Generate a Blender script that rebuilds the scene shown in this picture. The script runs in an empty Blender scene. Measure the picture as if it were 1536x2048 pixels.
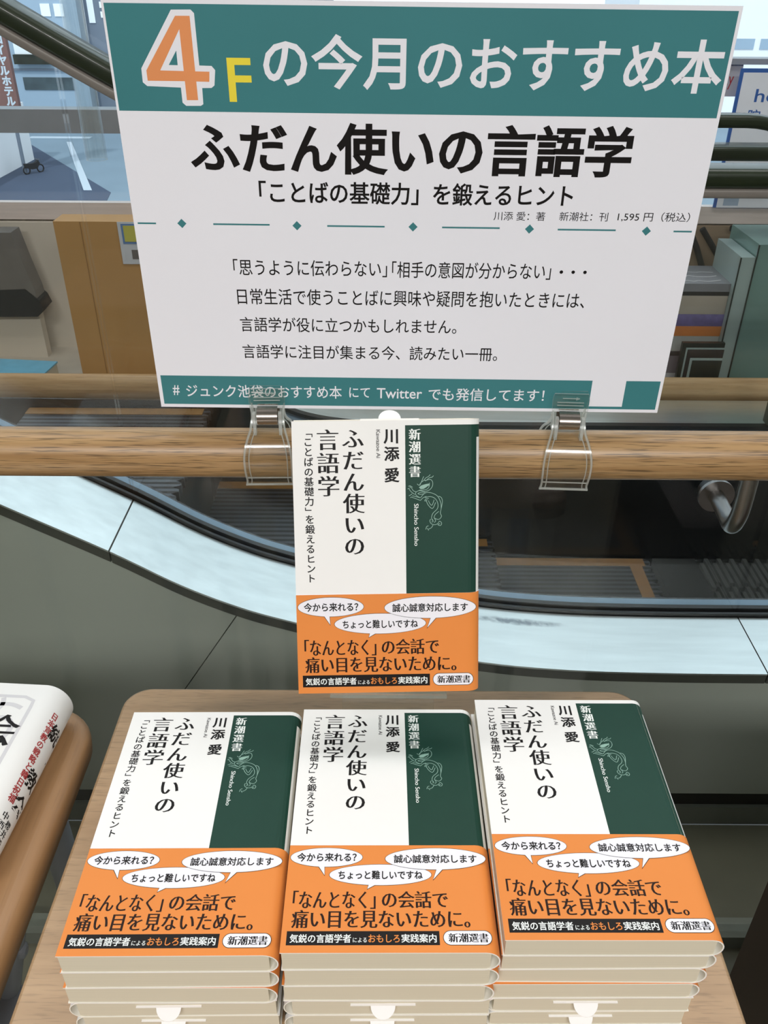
import bpy, math, random
from mathutils import Vector, Matrix, Euler
random.seed(7)
SC = bpy.context.scene
COL = SC.collection
H = 1.25            # camera height above the shop floor; depths below are given relative to the camera

# ------------------------------------------------------------------ camera, world, lights, exposure
PITCH, ROLL, FPX = 0.5677, 0.0064, 1704.6
cam = bpy.data.objects.new('camera', bpy.data.cameras.new('camera'))
COL.objects.link(cam)
cam.data.sensor_fit = 'VERTICAL'
cam.data.sensor_height = 36.0
cam.data.sensor_width = 27.0
cam.data.lens = FPX / 2048 * 36.0
cam.data.clip_start = 0.02
cam.data.clip_end = 500
cam.matrix_world = Matrix.Translation((0, 0, H)) @ Matrix.Rotation(math.pi / 2 - PITCH, 4, 'X') @ Matrix.Rotation(ROLL, 4, 'Z')
SC.camera = cam
SC.view_settings.view_transform = 'Standard'
SC.view_settings.look = 'None'
SC.view_settings.gamma = 1
SC.view_settings.use_curve_mapping = False
SC.view_settings.exposure = 0.0
SC.cycles.transparent_max_bounces = 32
SC.cycles.max_bounces = 10
SC.cycles.sample_clamp_indirect = 6.0

world = bpy.data.worlds.new('sky')
SC.world = world
world.use_nodes = True
bg = world.node_tree.nodes['Background']
bg.inputs[0].default_value = (0.84, 0.93, 1.0, 1)
bg.inputs[1].default_value = 1.6

sun = bpy.data.objects.new('sun', bpy.data.lights.new('sun', 'SUN'))
COL.objects.link(sun)
sun.data.energy = 1.5
sun.data.angle = 0.05
sun.rotation_euler = (math.radians(40), 0, math.radians(-18))

def ceiling_lamp_and_fill(x, y, sx, sy, power):
    o = bpy.data.objects.new('ceiling_lamp_light', bpy.data.lights.new('ceiling_lamp_light', 'AREA'))
    COL.objects.link(o)
    o.data.shape = 'RECTANGLE'
    o.data.size, o.data.size_y = sx, sy
    o.data.energy = power
    o.data.color = (1.0, 0.992, 0.985)
    o.location = (x, y, 2.86)
for lx, ly, pw in ((-0.9, -2.1, 77), (0.9, -2.1, 77), (-0.9, 1.2, 15), (0.9, 1.2, 15)):  # last pair is added fill over the escalator, brightening the far ledge
    ceiling_lamp_and_fill(lx, ly, 1.3, 0.6, pw)

# ------------------------------------------------------------------ helpers
def lin(c):
    return tuple(((v / 255) / 12.92 if v / 255 <= 0.04045 else ((v / 255 + 0.055) / 1.055) ** 2.4) for v in c) + (1.0,)

MATS = {}
def mat(name, rgb, rough=0.5, metal=0.0, spec=0.5, var=0.04, scale=30, coat=0.0, bump=0.0, stretch=(1, 1, 1)):
    if name in MATS:
        return MATS[name]
    m = bpy.data.materials.new(name)
    m.use_nodes = True
    nt = m.node_tree
    b = nt.nodes['Principled BSDF']
    tc = nt.nodes.new('ShaderNodeTexCoord')
    mp = nt.nodes.new('ShaderNodeMapping')
    mp.inputs['Scale'].default_value = stretch
    nt.links.new(tc.outputs['Object'], mp.inputs[0])
    nz = nt.nodes.new('ShaderNodeTexNoise')
    nz.inputs['Scale'].default_value = scale
    nz.inputs['Detail'].default_value = 4
    nt.links.new(mp.outputs[0], nz.inputs['Vector'])
    rp = nt.nodes.new('ShaderNodeValToRGB')
    c = lin(rgb)
    rp.color_ramp.elements[0].position = 0.3
    rp.color_ramp.elements[1].position = 0.7
    rp.color_ramp.elements[0].color = tuple(max(0, v * (1 - var)) for v in c[:3]) + (1,)
    rp.color_ramp.elements[1].color = tuple(min(1, v * (1 + var)) for v in c[:3]) + (1,)
    nt.links.new(nz.outputs['Fac'], rp.inputs[0])
    nt.links.new(rp.outputs[0], b.inputs['Base Color'])
    b.inputs['Roughness'].default_value = rough
    b.inputs['Metallic'].default_value = metal
    b.inputs['Specular IOR Level'].default_value = spec
    b.inputs['Coat Weight'].default_value = coat
    if bump:
        bp = nt.nodes.new('ShaderNodeBump')
        bp.inputs['Strength'].default_value = bump
        bp.inputs['Distance'].default_value = 0.002
        nt.links.new(nz.outputs['Fac'], bp.inputs['Height'])
        nt.links.new(bp.outputs[0], b.inputs['Normal'])
    MATS[name] = m
    return m

def glass(name, tint, rough=0.0, ior=1.45, white_mix=0.0):
    m = bpy.data.materials.new(name)
    m.use_nodes = True
    nt = m.node_tree
    nt.nodes.remove(nt.nodes['Principled BSDF'])
    out = nt.nodes['Material Output']
    t = nt.nodes.new('ShaderNodeBsdfTransparent')
    t.inputs[0].default_value = tuple(tint) + (1,)
    g = nt.nodes.new('ShaderNodeBsdfGlossy')
    g.inputs['Roughness'].default_value = rough
    f = nt.nodes.new('ShaderNodeFresnel')
    geo = nt.nodes.new('ShaderNodeNewGeometry')
    mi = nt.nodes.new('ShaderNodeMapRange')          # same reflectance on both faces of the pane
    mi.inputs['To Min'].default_value = ior
    mi.inputs['To Max'].default_value = 1 / ior
    nt.links.new(geo.outputs['Backfacing'], mi.inputs['Value'])
    nt.links.new(mi.outputs[0], f.inputs[0])
    mx = nt.nodes.new('ShaderNodeMixShader')
    nt.links.new(f.outputs[0], mx.inputs[0])
    nt.links.new(t.outputs[0], mx.inputs[1])
    nt.links.new(g.outputs[0], mx.inputs[2])
    if white_mix:                                        # white mixed in for the light that clear edges catch
        df = nt.nodes.new('ShaderNodeBsdfDiffuse')
        df.inputs[0].default_value = (0.9, 0.92, 0.9, 1)
        tl = nt.nodes.new('ShaderNodeBsdfTranslucent')
        tl.inputs[0].default_value = (0.9, 0.92, 0.9, 1)
        ad = nt.nodes.new('ShaderNodeMixShader')
        nt.links.new(df.outputs[0], ad.inputs[1])
        nt.links.new(tl.outputs[0], ad.inputs[2])
        m2 = nt.nodes.new('ShaderNodeMixShader')
        m2.inputs[0].default_value = white_mix
        nt.links.new(mx.outputs[0], m2.inputs[1])
        nt.links.new(ad.outputs[0], m2.inputs[2])
        mx = m2
    nt.links.new(mx.outputs[0], out.inputs[0])
    MATS[name] = m
    return m

def wood(name, dark, light, axis='X', rough=0.42, grain=90, fleck=0.35, fl=(28, 540), cut=(0.30, 0.44)):
    m = bpy.data.materials.new(name)
    m.use_nodes = True
    nt = m.node_tree
    b = nt.nodes['Principled BSDF']
    tc = nt.nodes.new('ShaderNodeTexCoord')
    def noise(along, across, detail=5, dist=0.0):
        mp = nt.nodes.new('ShaderNodeMapping')
        mp.inputs['Scale'].default_value = (along, across, across) if axis == 'X' else (across, along, across)
        nt.links.new(tc.outputs['Object'], mp.inputs[0])
        n = nt.nodes.new('ShaderNodeTexNoise')
        n.inputs['Scale'].default_value = 1
        n.inputs['Detail'].default_value = detail
        n.inputs['Distortion'].default_value = dist
        nt.links.new(mp.outputs[0], n.inputs['Vector'])
        return n
    n1 = noise(4, grain, 4, 0.6)
    n2 = noise(fl[0], fl[1], 2)
    r1 = nt.nodes.new('ShaderNodeValToRGB')
    r1.color_ramp.elements[0].position = 0.32
    r1.color_ramp.elements[1].position = 0.68
    r1.color_ramp.elements[0].color = lin(dark)
    r1.color_ramp.elements[1].color = lin(light)
    nt.links.new(n1.outputs['Fac'], r1.inputs[0])
    r2 = nt.nodes.new('ShaderNodeValToRGB')
    r2.color_ramp.elements[0].position = cut[0]
    r2.color_ramp.elements[1].position = cut[1]
    r2.color_ramp.elements[0].color = (fleck, fleck, fleck, 1)
    r2.color_ramp.elements[1].color = (1, 1, 1, 1)
    nt.links.new(n2.outputs['Fac'], r2.inputs[0])
    mx = nt.nodes.new('ShaderNodeMix')
    mx.data_type = 'RGBA'
    mx.blend_type = 'MULTIPLY'
    mx.inputs[0].default_value = 1.0
    nt.links.new(r1.outputs[0], mx.inputs[6])
    nt.links.new(r2.outputs[0], mx.inputs[7])
    nt.links.new(mx.outputs[2], b.inputs['Base Color'])
    b.inputs['Roughness'].default_value = rough
    MATS[name] = m
    return m

class MB:
    """collects faces (with materials) and links them as one mesh object"""
    def __init__(self):
        self.v, self.f, self.m, self.s = [], [], [], []
    def add(self, verts, faces, mt, smooth=False):
        k = len(self.v)
        self.v += [tuple(p) for p in verts]
        for f in faces:
            self.f.append(tuple(i + k for i in f)); self.m.append(mt); self.s.append(smooth)
        return self
    def box(self, x0, x1, y0, y1, z0, z1, mt):
        v = [(x0, y0, z0), (x1, y0, z0), (x1, y1, z0), (x0, y1, z0), (x0, y0, z1), (x1, y0, z1), (x1, y1, z1), (x0, y1, z1)]
        return self.add(v, [(3, 2, 1, 0), (4, 5, 6, 7), (0, 1, 5, 4), (1, 2, 6, 5), (2, 3, 7, 6), (3, 0, 4, 7)], mt)
    def prism_y(self, poly, y0, y1, mt, smooth=False):       # poly in (x, z)
        n = len(poly)
        v = [(x, y0, z) for x, z in poly] + [(x, y1, z) for x, z in poly]
        self.add(v, [tuple(range(n)), tuple(range(2 * n - 1, n - 1, -1))], mt)
        self.add(v, [((i + 1) % n, i, n + i, n + (i + 1) % n) for i in range(n)], mt, smooth)
        return self
    def prism_x(self, poly, x0, x1, mt, smooth=False):       # poly in (y, z)
        n = len(poly)
        v = [(x0, y, z) for y, z in poly] + [(x1, y, z) for y, z in poly]
        self.add(v, [tuple(range(n - 1, -1, -1)), tuple(range(n, 2 * n))], mt)
        self.add(v, [(i, (i + 1) % n, n + (i + 1) % n, n + i) for i in range(n)], mt, smooth)
        return self
    def prism_z(self, poly, z0, z1, mt):
        n = len(poly)
        v = [(x, y, z0) for x, y in poly] + [(x, y, z1) for x, y in poly]
        self.add(v, [tuple(range(n - 1, -1, -1)), tuple(range(n, 2 * n))] + [(i, (i + 1) % n, n + (i + 1) % n, n + i) for i in range(n)], mt)
        return self
    def tube(self, path, r, mt, seg=16, closed_ends=True):
        path = [Vector(p) for p in path]
        rs = r if isinstance(r, (list, tuple)) else [r] * len(path)
        rings, n = [], len(path)
        t0 = (path[1] - path[0]).normalized()
        up = Vector((0, 0, 1)) if abs(t0.z) < 0.9 else Vector((1, 0, 0))
        a = t0.cross(up).normalized()
        for i, p in enumerate(path):
            t = (path[min(i + 1, n - 1)] - path[max(i - 1, 0)]).normalized()
            a = (a - t * a.dot(t)).normalized()
            b = t.cross(a)
            rings.append([p + (a * math.cos(2 * math.pi * k / seg) + b * math.sin(2 * math.pi * k / seg)) * rs[i] for k in range(seg)])
        v = [q for rg in rings for q in rg]
        f = [(i * seg + k, i * seg + (k + 1) % seg, (i + 1) * seg + (k + 1) % seg, (i + 1) * seg + k) for i in range(n - 1) for k in range(seg)]
        self.add(v, f, mt, True)
        if closed_ends:
            self.add(rings[0], [tuple(range(seg - 1, -1, -1))], mt)
            self.add(rings[-1], [tuple(range(seg))], mt)
        return self
    def slab(self, outline, levels, mt):
        """outline(inset) -> list of (x, y); levels = [(z, inset)] bottom to top"""
        rings = [[(x, y, z) for x, y in outline(ins)] for z, ins in levels]
        n = len(rings[0])
        v = [q for r in rings for q in r]
        self.add(v, [(i * n + k, i * n + (k + 1) % n, (i + 1) * n + (k + 1) % n, (i + 1) * n + k) for i in range(len(rings) - 1) for k in range(n)], mt, True)
        self.add(rings[0], [tuple(range(n - 1, -1, -1))], mt)
        self.add(rings[-1], [tuple(range(n))], mt)
        return self
    def sweep_xz(self, path, prof, mt):
        """path in (x, z) for increasing x; prof = closed list of (y, n) with n along the path normal"""
        rings, n = [], len(path)
        for i, (x, z) in enumerate(path):
            a, b = path[max(i - 1, 0)], path[min(i + 1, n - 1)]
            t = Vector((b[0] - a[0], b[1] - a[1])).normalized()
            nx, nz = -t.y, t.x
            rings.append([(x + nx * q, y, z + nz * q) for y, q in prof])
        k = len(prof)
        v = [q for r in rings for q in r]
        self.add(v, [(i * k + j, i * k + (j + 1) % k, (i + 1) * k + (j + 1) % k, (i + 1) * k + j) for i in range(n - 1) for j in range(k)], mt, True)
        self.add(rings[0], [tuple(range(k))], mt)
        self.add(rings[-1], [tuple(range(k - 1, -1, -1))], mt)
        return self
    def build(self, name, parent=None, loc=None):
        me = bpy.data.meshes.new(name)
        me.from_pydata(self.v, [], self.f)
        names = []
        for m in self.m:
            if m not in names:
                names.append(m)
        for m in names:
            me.materials.append(MATS[m])
        ix = {m: i for i, m in enumerate(names)}
        me.polygons.foreach_set('material_index', [ix[m] for m in self.m])
        me.polygons.foreach_set('use_smooth', self.s)
        me.update()
        o = bpy.data.objects.new(name, me)
        COL.objects.link(o)
        if parent:
            o.parent = parent
        if loc:
            o.location = loc
        return o

def tag(o, label, cat, group=None):
    o['label'] = label; o['category'] = cat
    if group: o['group'] = group
    return o
def thing(name, label, cat, loc=(0, 0, 0), rot=(0, 0, 0), group=None):
    o = bpy.data.objects.new(name, None)
    o.empty_display_size = 0.02
    COL.objects.link(o)
    o.location = loc; o.rotation_euler = rot
    return tag(o, label, cat, group)
def struct(o):
    o['kind'] = 'structure'
    return o
def dup(root, loc, rot):
    r = root.copy(); COL.objects.link(r); r.location = loc; r.rotation_euler = rot
    for ch in list(root.children):
        c = ch.copy(); COL.objects.link(c); c.parent = r
        for g in list(ch.children):
            d = g.copy(); COL.objects.link(d); d.parent = c
    return r
def rrect(x0, x1, y0, y1, r, n=8):
    def f(ins):
        pts = []
        for cx, cy, a0 in ((x1 - r, y0 + r, -90), (x1 - r, y1 - r, 0), (x0 + r, y1 - r, 90), (x0 + r, y0 + r, 180)):
            for k in range(n + 1):
                a = math.radians(a0 + 90 * k / n)
                pts.append((cx + (r - ins) * math.cos(a), cy + (r - ins) * math.sin(a)))
        return pts
    return f
def smooth(pts, n=6):
    """Catmull-Rom through the points"""
    P = [Vector(p) for p in pts]
    out = []
    for i in range(len(P) - 1):
        a, b, c, d = P[max(i - 1, 0)], P[i], P[i + 1], P[min(i + 2, len(P) - 1)]
        for k in range(n):
            t = k / n
            out.append(0.5 * ((2 * b) + (c - a) * t + (2 * a - 5 * b + 4 * c - d) * t * t + (3 * b - a - 3 * c + d) * t ** 3))
    out.append(P[-1])
    return [tuple(p) for p in out]

# ------------------------------------------------------------------ lettering (built as flat printed shapes)
_tc = bpy.data.curves.new('lettering', 'FONT')
_tc.size = 1; _tc.resolution_u = 3
_to = bpy.data.objects.new('lettering', _tc)
COL.objects.link(_to)
_gl = {}
def glyph(s, bx=0.0, by=0.0):
    """2-D mesh of a string, 1 em = 1 unit; strokes made heavier (+) or lighter (-) by bx on upright and by on level edges"""
    key = (s, bx, by)
    if key in _gl:
        return _gl[key]
    if (s, 0, 0) not in _gl:
        _tc.body = s
        bpy.context.view_layer.update()
        me = bpy.data.meshes.new_from_object(_to.evaluated_get(bpy.context.evaluated_depsgraph_get()))
        vs = [(v.co.x, v.co.y) for v in me.vertices]
        fs = [tuple(p.vertices) for p in me.polygons]
        bpy.data.meshes.remove(me)
        # weld coincident outline points
        idx, uniq, remap = {}, [], []
        for v in vs:
            k = (round(v[0], 5), round(v[1], 5))
            if k not in idx:
                idx[k] = len(uniq); uniq.append(v)
            remap.append(idx[k])
        fs = [tuple(remap[i] for i in f) for f in fs]
        fs = [f for f in fs if len(set(f)) == len(f)]
        _gl[(s, 0, 0)] = (uniq, fs)
    vs, fs = _gl[(s, 0, 0)]
    if bx == 0 and by == 0:
        return vs, fs
    cnt = {}
    for f in fs:
        for i in range(len(f)):
            e = (f[i], f[(i + 1) % len(f)])
            cnt.setdefault(tuple(sorted(e)), []).append(f)
    nrm = {}
    for (a, b), fl in cnt.items():
        if len(fl) != 1:
            continue
        f = fl[0]
        cx = sum(vs[i][0] for i in f) / len(f); cy = sum(vs[i][1] for i in f) / len(f)
        dx, dy = vs[b][0] - vs[a][0], vs[b][1] - vs[a][1]
        L = math.hypot(dx, dy) or 1e-9
        nx, ny = dy / L, -dx / L
        if (cx - vs[a][0]) * nx + (cy - vs[a][1]) * ny > 0:
            nx, ny = -nx, -ny
        nrm.setdefault(a, []).append((nx, ny)); nrm.setdefault(b, []).append((nx, ny))
    out = list(vs)
    for i, ns in nrm.items():
        sx, sy = sum(n[0] for n in ns), sum(n[1] for n in ns)
        if len(ns) == 2:
            d = max(0.35, 1 + ns[0][0] * ns[1][0] + ns[0][1] * ns[1][1])
            sx, sy = sx / d, sy / d
        out[i] = (vs[i][0] + sx * bx, vs[i][1] + sy * by)
    _gl[key] = (out, fs)
    return _gl[key]
MINCHO = (0.027, -0.009)
MINCHO_T = (0.030, -0.004)
MINCHO_B = (0.032, -0.004)
BOLD = (0.016, 0.014)
HEAVY = (0.03, 0.022)

class Print:
    """draws on a sheet: 2-D coordinates in mm, 'put' maps (x, y, layer) into the mesh"""
    def __init__(self, mb, put):
        self.mb, self.put = mb, put
    def poly(self, pts, mt, layer=1):
        self.mb.add([self.put(x, y, layer) for x, y in pts], [tuple(range(len(pts)))], mt)
    def rect(self, x0, x1, y0, y1, mt, layer=1):
        self.poly([(x0, y0), (x1, y0), (x1, y1), (x0, y1)], mt, layer)
    def mesh(self, vs, fs, fn, mt, layer):
        self.mb.add([self.put(*fn(x, y), layer) for x, y in vs], fs, mt)
    def text(self, s, x0, x1, y0, y1, mt, w=(0, 0), layer=2):
        """fits a line of writing into the box"""
        vs, fs = glyph(s, *w)
        ax, bx_ = min(v[0] for v in vs), max(v[0] for v in vs)
        ay, by_ = min(v[1] for v in vs), max(v[1] for v in vs)
        self.mesh(vs, fs, lambda x, y: (x0 + (x - ax) / (bx_ - ax) * (x1 - x0), y0 + (y - ay) / (by_ - ay) * (y1 - y0)), mt, layer)
    def vtext(self, s, cx, ytop, pitch, size, mt, w=(0, 0), layer=2, wide=1.0):
        """upright column of characters, y pointing up"""
        for i, ch in enumerate(s):
            if ch == ' ':
                continue
            vs, fs = glyph(ch, *w)
            cy = ytop - pitch * (i + 0.5)
            if ch in '「」ー':
                fn = lambda x, y: (cx + (y - 0.38) * size * wide, cy - (x - 0.5) * size)
            else:
                fn = lambda x, y: (cx + (x - 0.5) * size * wide, cy + (y - 0.38) * size)
            self.mesh(vs, fs, fn, mt, layer)
    def side(self, s, cx, ytop, length, height, mt, w=(0, 0), layer=2):
        """latin line turned a quarter clockwise, running down the sheet"""
        vs, fs = glyph(s, *w)
        ax, bx_ = min(v[0] for v in vs), max(v[0] for v in vs)
        ay, by_ = min(v[1] for v in vs), max(v[1] for v in vs)
        self.mesh(vs, fs, lambda x, y: (cx + ((y - ay) / (by_ - ay) - 0.5) * height, ytop - (x - ax) / (bx_ - ax) * length), mt, layer)
    def ribbon(self, pts, width, mt, layer=2, sm=True):
        P = smooth(pts, 5) if sm and len(pts) > 2 else pts
        L, R = [], []
        for i, p in enumerate(P):
            a, b = P[max(i - 1, 0)], P[min(i + 1, len(P) - 1)]
            dx, dy = b[0] - a[0], b[1] - a[1]
            l = math.hypot(dx, dy) or 1e-9
            nx, ny = -dy / l * width / 2, dx / l * width / 2
            L.append((p[0] + nx, p[1] + ny)); R.append((p[0] - nx, p[1] - ny))
        n = len(P)
        self.mb.add([self.put(x, y, layer) for x, y in L + R], [(i, i + 1, n + i + 1, n + i) for i in range(n - 1)], mt)
    def ellipse(self, cx, cy, rx, ry, mt, layer, n=48):
        self.poly([(cx + rx * math.cos(2 * math.pi * k / n), cy + ry * math.sin(2 * math.pi * k / n)) for k in range(n)], mt, layer)

# ------------------------------------------------------------------ materials
mat('cover_white', (241, 240, 237), 0.5, var=0.01, spec=0.3)
mat('cover_edge', (240, 236, 224), 0.6, var=0.01)
mat('cover_green', (24, 62, 50), 0.5, spec=0.25, var=0.03, scale=60)
mat('band_orange', (228, 138, 66), 0.5, spec=0.25, var=0.015)
mat('bubble_white', (238, 236, 242), 0.5, var=0.01)
mat('ink_black', (24, 21, 21), 0.5, spec=0.2, var=0.02)
mat('ink_brown', (40, 20, 12), 0.5, spec=0.2, var=0.02)
mat('ink_grey', (96, 94, 94), 0.5, var=0.02)
mat('emblem_green', (142, 178, 164), 0.5, var=0.02)
mat('ink_white', (240, 244, 240), 0.5, var=0.01)
mat('pages', (208, 200, 179), 0.8, var=0.05, scale=2.0, stretch=(1, 1, 900))
mat('slip_white', (244, 242, 240), 0.6, var=0.01)
mat('poster_paper', (245, 245, 252), 0.5, var=0.008, scale=8)
mat('poster_teal', (62, 130, 135), 0.4, var=0.03, scale=12)
mat('poster_orange', (240, 155, 98), 0.4, var=0.02)
mat('poster_yellow', (247, 228, 70), 0.4, var=0.02)
mat('ink_red', (168, 42, 44), 0.5, var=0.02)
mat('print_grey', (214, 212, 214), 0.5, var=0.01)
mat('shop_floor', (98, 97, 82), 0.3, var=0.08, scale=14)
mat('ceiling_white', (215, 212, 205), 0.8)
mat('wall_shop', (84, 78, 72), 0.8, var=0.2, scale=4)
mat('wall_white', (222, 218, 210), 0.8)
mat('wall_cream', (186, 177, 164), 0.8)
mat('cladding_steel', (166, 172, 162), 0.34, metal=0.2, var=0.06, scale=3, bump=0.0)
mat('cladding_edge', (72, 74, 68), 0.4, metal=0.2)
mat('black_strip', (24, 24, 22), 0.45)
mat('kick_steel', (120, 124, 114), 0.35, metal=0.3, var=0.05)
mat('deck_steel', (226, 234, 234), 0.30, metal=0.88, var=0.07, scale=6, stretch=(1, 9, 9))
mat('inner_steel', (120, 138, 152), 0.3, metal=0.9, var=0.05)
mat('gasket_rubber', (16, 17, 19), 0.35)
mat('skirt_black', (26, 30, 32), 0.22, var=0.1, scale=5)
mat('handrail_green', (24, 36, 14), 0.42, var=0.05, spec=0.35, coat=0.3)
mat('rail_trim', (134, 126, 120), 0.4, metal=0.1)
mat('grid_steel', (74, 78, 76), 0.4, metal=0.4)
mat('step_riser', (22, 24, 26), 0.4, metal=0.3)
mat('step_yellow', (122, 86, 34), 0.5, var=0.12, scale=50)
mat('sill_alu', (224, 210, 204), 0.4, metal=0.15, var=0.09, scale=5, stretch=(1, 20, 20))
mat('steel_brushed', (142, 140, 138), 0.32, metal=1.0, var=0.06)
mat('spring_steel', (176, 166, 158), 0.25, metal=1.0, var=0.05)
mat('grey_paint', (142, 146, 152), 0.4)
mat('dark_brown_wood', (52, 36, 26), 0.45, var=0.12, scale=6, stretch=(6, 6, 1))
wood('beech_top', (168, 137, 103), (186, 154, 118), 'X', 0.38, 60, 0.80, (45, 640), (0.34, 0.46))
wood('beech_rim', (152, 114, 76), (170, 130, 90), 'Y', 0.42, 60, 0.9)
wood('oak_rail', (158, 122, 80), (182, 148, 104), 'X', 0.36, 150, 0.42, (30, 1000), (0.36, 0.47))
wood('oak_board', (186, 150, 108), (208, 174, 132), 'X', 0.35, 90, 0.8)
glass('barrier_glass', (0.972, 0.978, 0.972), 0.0, 1.38)
glass('balustrade_glass', (0.98, 0.986, 0.984), 0.0, 1.40)
glass('window_glass', (0.95, 0.985, 1.0), 0.0, 1.35)
glass('clear_plastic', (0.97, 0.975, 0.965), 0.14, 1.5)
glass('clear_plastic_edge', (0.95, 0.965, 0.955), 0.06, 1.6, 0.38)
glass('ledge_plastic', (0.86, 0.93, 0.93), 0.05, 1.6, 0.12)
glass('tube_plastic', (0.95, 0.97, 0.98), 0.02, 1.6, 0.05)
glass('green_glass', (0.52, 0.66, 0.63), 0.0, 1.5)

# a treaded metal with grooves running along the escalator
def grooved(name, base, groove, pitch):
    m = mat(name, base, 0.35, metal=0.75, var=0.03)
    nt = m.node_tree
    b = nt.nodes['Principled BSDF']
    tc = nt.nodes.new('ShaderNodeTexCoord')
    w = nt.nodes.new('ShaderNodeTexWave')
    w.bands_direction = 'Y'
    w.inputs['Scale'].default_value = (math.pi * 2) / (20 * pitch)
    nt.links.new(tc.outputs['Object'], w.inputs['Vector'])
    rp = nt.nodes.new('ShaderNodeValToRGB')
    rp.color_ramp.elements[0].position = 0.35
    rp.color_ramp.elements[1].position = 0.6
    rp.color_ramp.elements[0].color = lin(groove)
    rp.color_ramp.elements[1].color = lin(base)
    nt.links.new(w.outputs['Fac'], rp.inputs[0])
    nt.links.new(rp.outputs[0], b.inputs['Base Color'])
grooved('step_tread', (78, 84, 92), (16, 18, 22), 0.017)

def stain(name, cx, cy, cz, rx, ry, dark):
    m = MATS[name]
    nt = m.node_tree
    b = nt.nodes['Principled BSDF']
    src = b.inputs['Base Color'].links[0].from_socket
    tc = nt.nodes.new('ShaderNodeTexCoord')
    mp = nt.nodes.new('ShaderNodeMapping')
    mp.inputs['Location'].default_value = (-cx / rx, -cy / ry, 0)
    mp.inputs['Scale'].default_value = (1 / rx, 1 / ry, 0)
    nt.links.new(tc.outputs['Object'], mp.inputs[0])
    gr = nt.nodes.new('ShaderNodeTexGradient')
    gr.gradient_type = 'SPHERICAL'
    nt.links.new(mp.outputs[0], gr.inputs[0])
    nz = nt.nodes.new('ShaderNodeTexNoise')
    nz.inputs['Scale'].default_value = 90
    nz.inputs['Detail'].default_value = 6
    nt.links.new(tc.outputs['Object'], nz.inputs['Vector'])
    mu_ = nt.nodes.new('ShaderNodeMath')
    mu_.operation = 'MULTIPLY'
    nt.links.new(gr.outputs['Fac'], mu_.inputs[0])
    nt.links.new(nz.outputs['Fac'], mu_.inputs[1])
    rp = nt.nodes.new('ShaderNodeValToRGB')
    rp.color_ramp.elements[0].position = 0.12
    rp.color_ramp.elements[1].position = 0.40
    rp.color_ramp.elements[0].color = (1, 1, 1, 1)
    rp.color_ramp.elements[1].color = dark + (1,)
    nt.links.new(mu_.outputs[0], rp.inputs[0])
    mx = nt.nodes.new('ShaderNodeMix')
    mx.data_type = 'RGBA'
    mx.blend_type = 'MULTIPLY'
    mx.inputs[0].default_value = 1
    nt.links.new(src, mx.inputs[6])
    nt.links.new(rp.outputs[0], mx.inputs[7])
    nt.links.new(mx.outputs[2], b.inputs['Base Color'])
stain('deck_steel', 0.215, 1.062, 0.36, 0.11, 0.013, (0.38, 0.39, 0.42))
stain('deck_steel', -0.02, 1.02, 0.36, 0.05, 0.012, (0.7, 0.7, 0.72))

# ------------------------------------------------------------------ the setting
D = lambda z: H + z          # depth relative to the camera -> height above the floor
WY = 2.36                    # face of the window wall
struct(MB().box(-4, 4, -3, 0.957, -0.2, 0, 'shop_floor').build('floor'))
struct(MB().box(-4, 4, -3, WY + 0.2, 2.9, 3.1, 'ceiling_white').build('ceiling'))
struct(MB().box(-4, 4, -3.15, -3, -0.2, 2.9, 'wall_shop').build('wall_back'))
struct(MB().box(-4.15, -4, -3, WY + 0.2, -2.0, 2.9, 'wall_white').build('wall_left'))
struct(MB().box(4, 4.15, -3, WY + 0.2, -2.0, 2.9, 'wall_white').build('wall_right'))
struct(MB().box(-4, 4, WY, WY + 0.12, -2.0, D(-0.575), 'wall_cream').build('wall_far'))
struct(MB().box(-4, 4, WY - 0.012, WY + 0.012, D(-0.573), D(-0.529), 'sill_alu').build('trim_1'))
win = MB().box(-4, 4, WY + 0.05, WY + 0.058, D(-0.575), 2.9, 'window_glass').build('window_1')
struct(win)
mu = MB()
mu.box(-4, -0.45, WY + 0.03, WY + 0.09, D(-0.365), D(-0.309), 'grey_paint')
mu.box(-0.45, -0.40, WY + 0.03, WY + 0.09, D(-0.53), 2.9, 'grey_paint')
struct(mu.build('trim_2'))
m2 = MB()
m2.box(0.45, 4, WY + 0.03, WY + 0.09, D(-0.197), D(-0.184), 'grey_paint')
struct(m2.build('trim_3'))

# low ledge behind the wooden board, where goods are laid out
struct(MB().box(-3, 3, 1.985, WY, D(-1.3), D(-0.93), 'wall_cream').build('trim_4'))

# ------------------------------------------------------------------ escalator
prof = [(-1.30, -0.160), (-0.80, -0.436), (-0.60, -0.549), (-0.509, -0.602), (-0.377, -0.677), (-0.285, -0.735), (-0.203, -0.775),
        (-0.129, -0.801), (0.0, -0.842), (0.149, -0.876), (0.283, -0.891), (0.427, -0.896), (0.583, -0.897), (0.9, -0.897), (1.5, -0.897)]
prof = smooth(prof, 5)
def zdeck(x):
    for (a, za), (b, zb) in zip(prof, prof[1:]):
        if a <= x <= b:
            return za + (zb - za) * (x - a) / (b - a)
    return prof[0][1] if x < prof[0][0] else prof[-1][1]
def span(x0, x1):
    return [(x0, zdeck(x0))] + [(x, z) for x, z in prof if x0 + 1e-4 < x < x1 - 1e-4] + [(x1, zdeck(x1))]
def W3(pts):                                    # camera-relative (x, z) -> world heights
    return [(x, D(z)) for x, z in pts]
esc = thing('escalator', 'escalator with pale steel deck, glass sides and dark green handrails beyond the glass barrier', 'escalator', (0, 1.0, 0))
def epart(mb, name):
    o = mb.build(name)
    o.parent = esc
    o.matrix_parent_inverse = Matrix.Translation((0, -1.0, 0))
    return o
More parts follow.
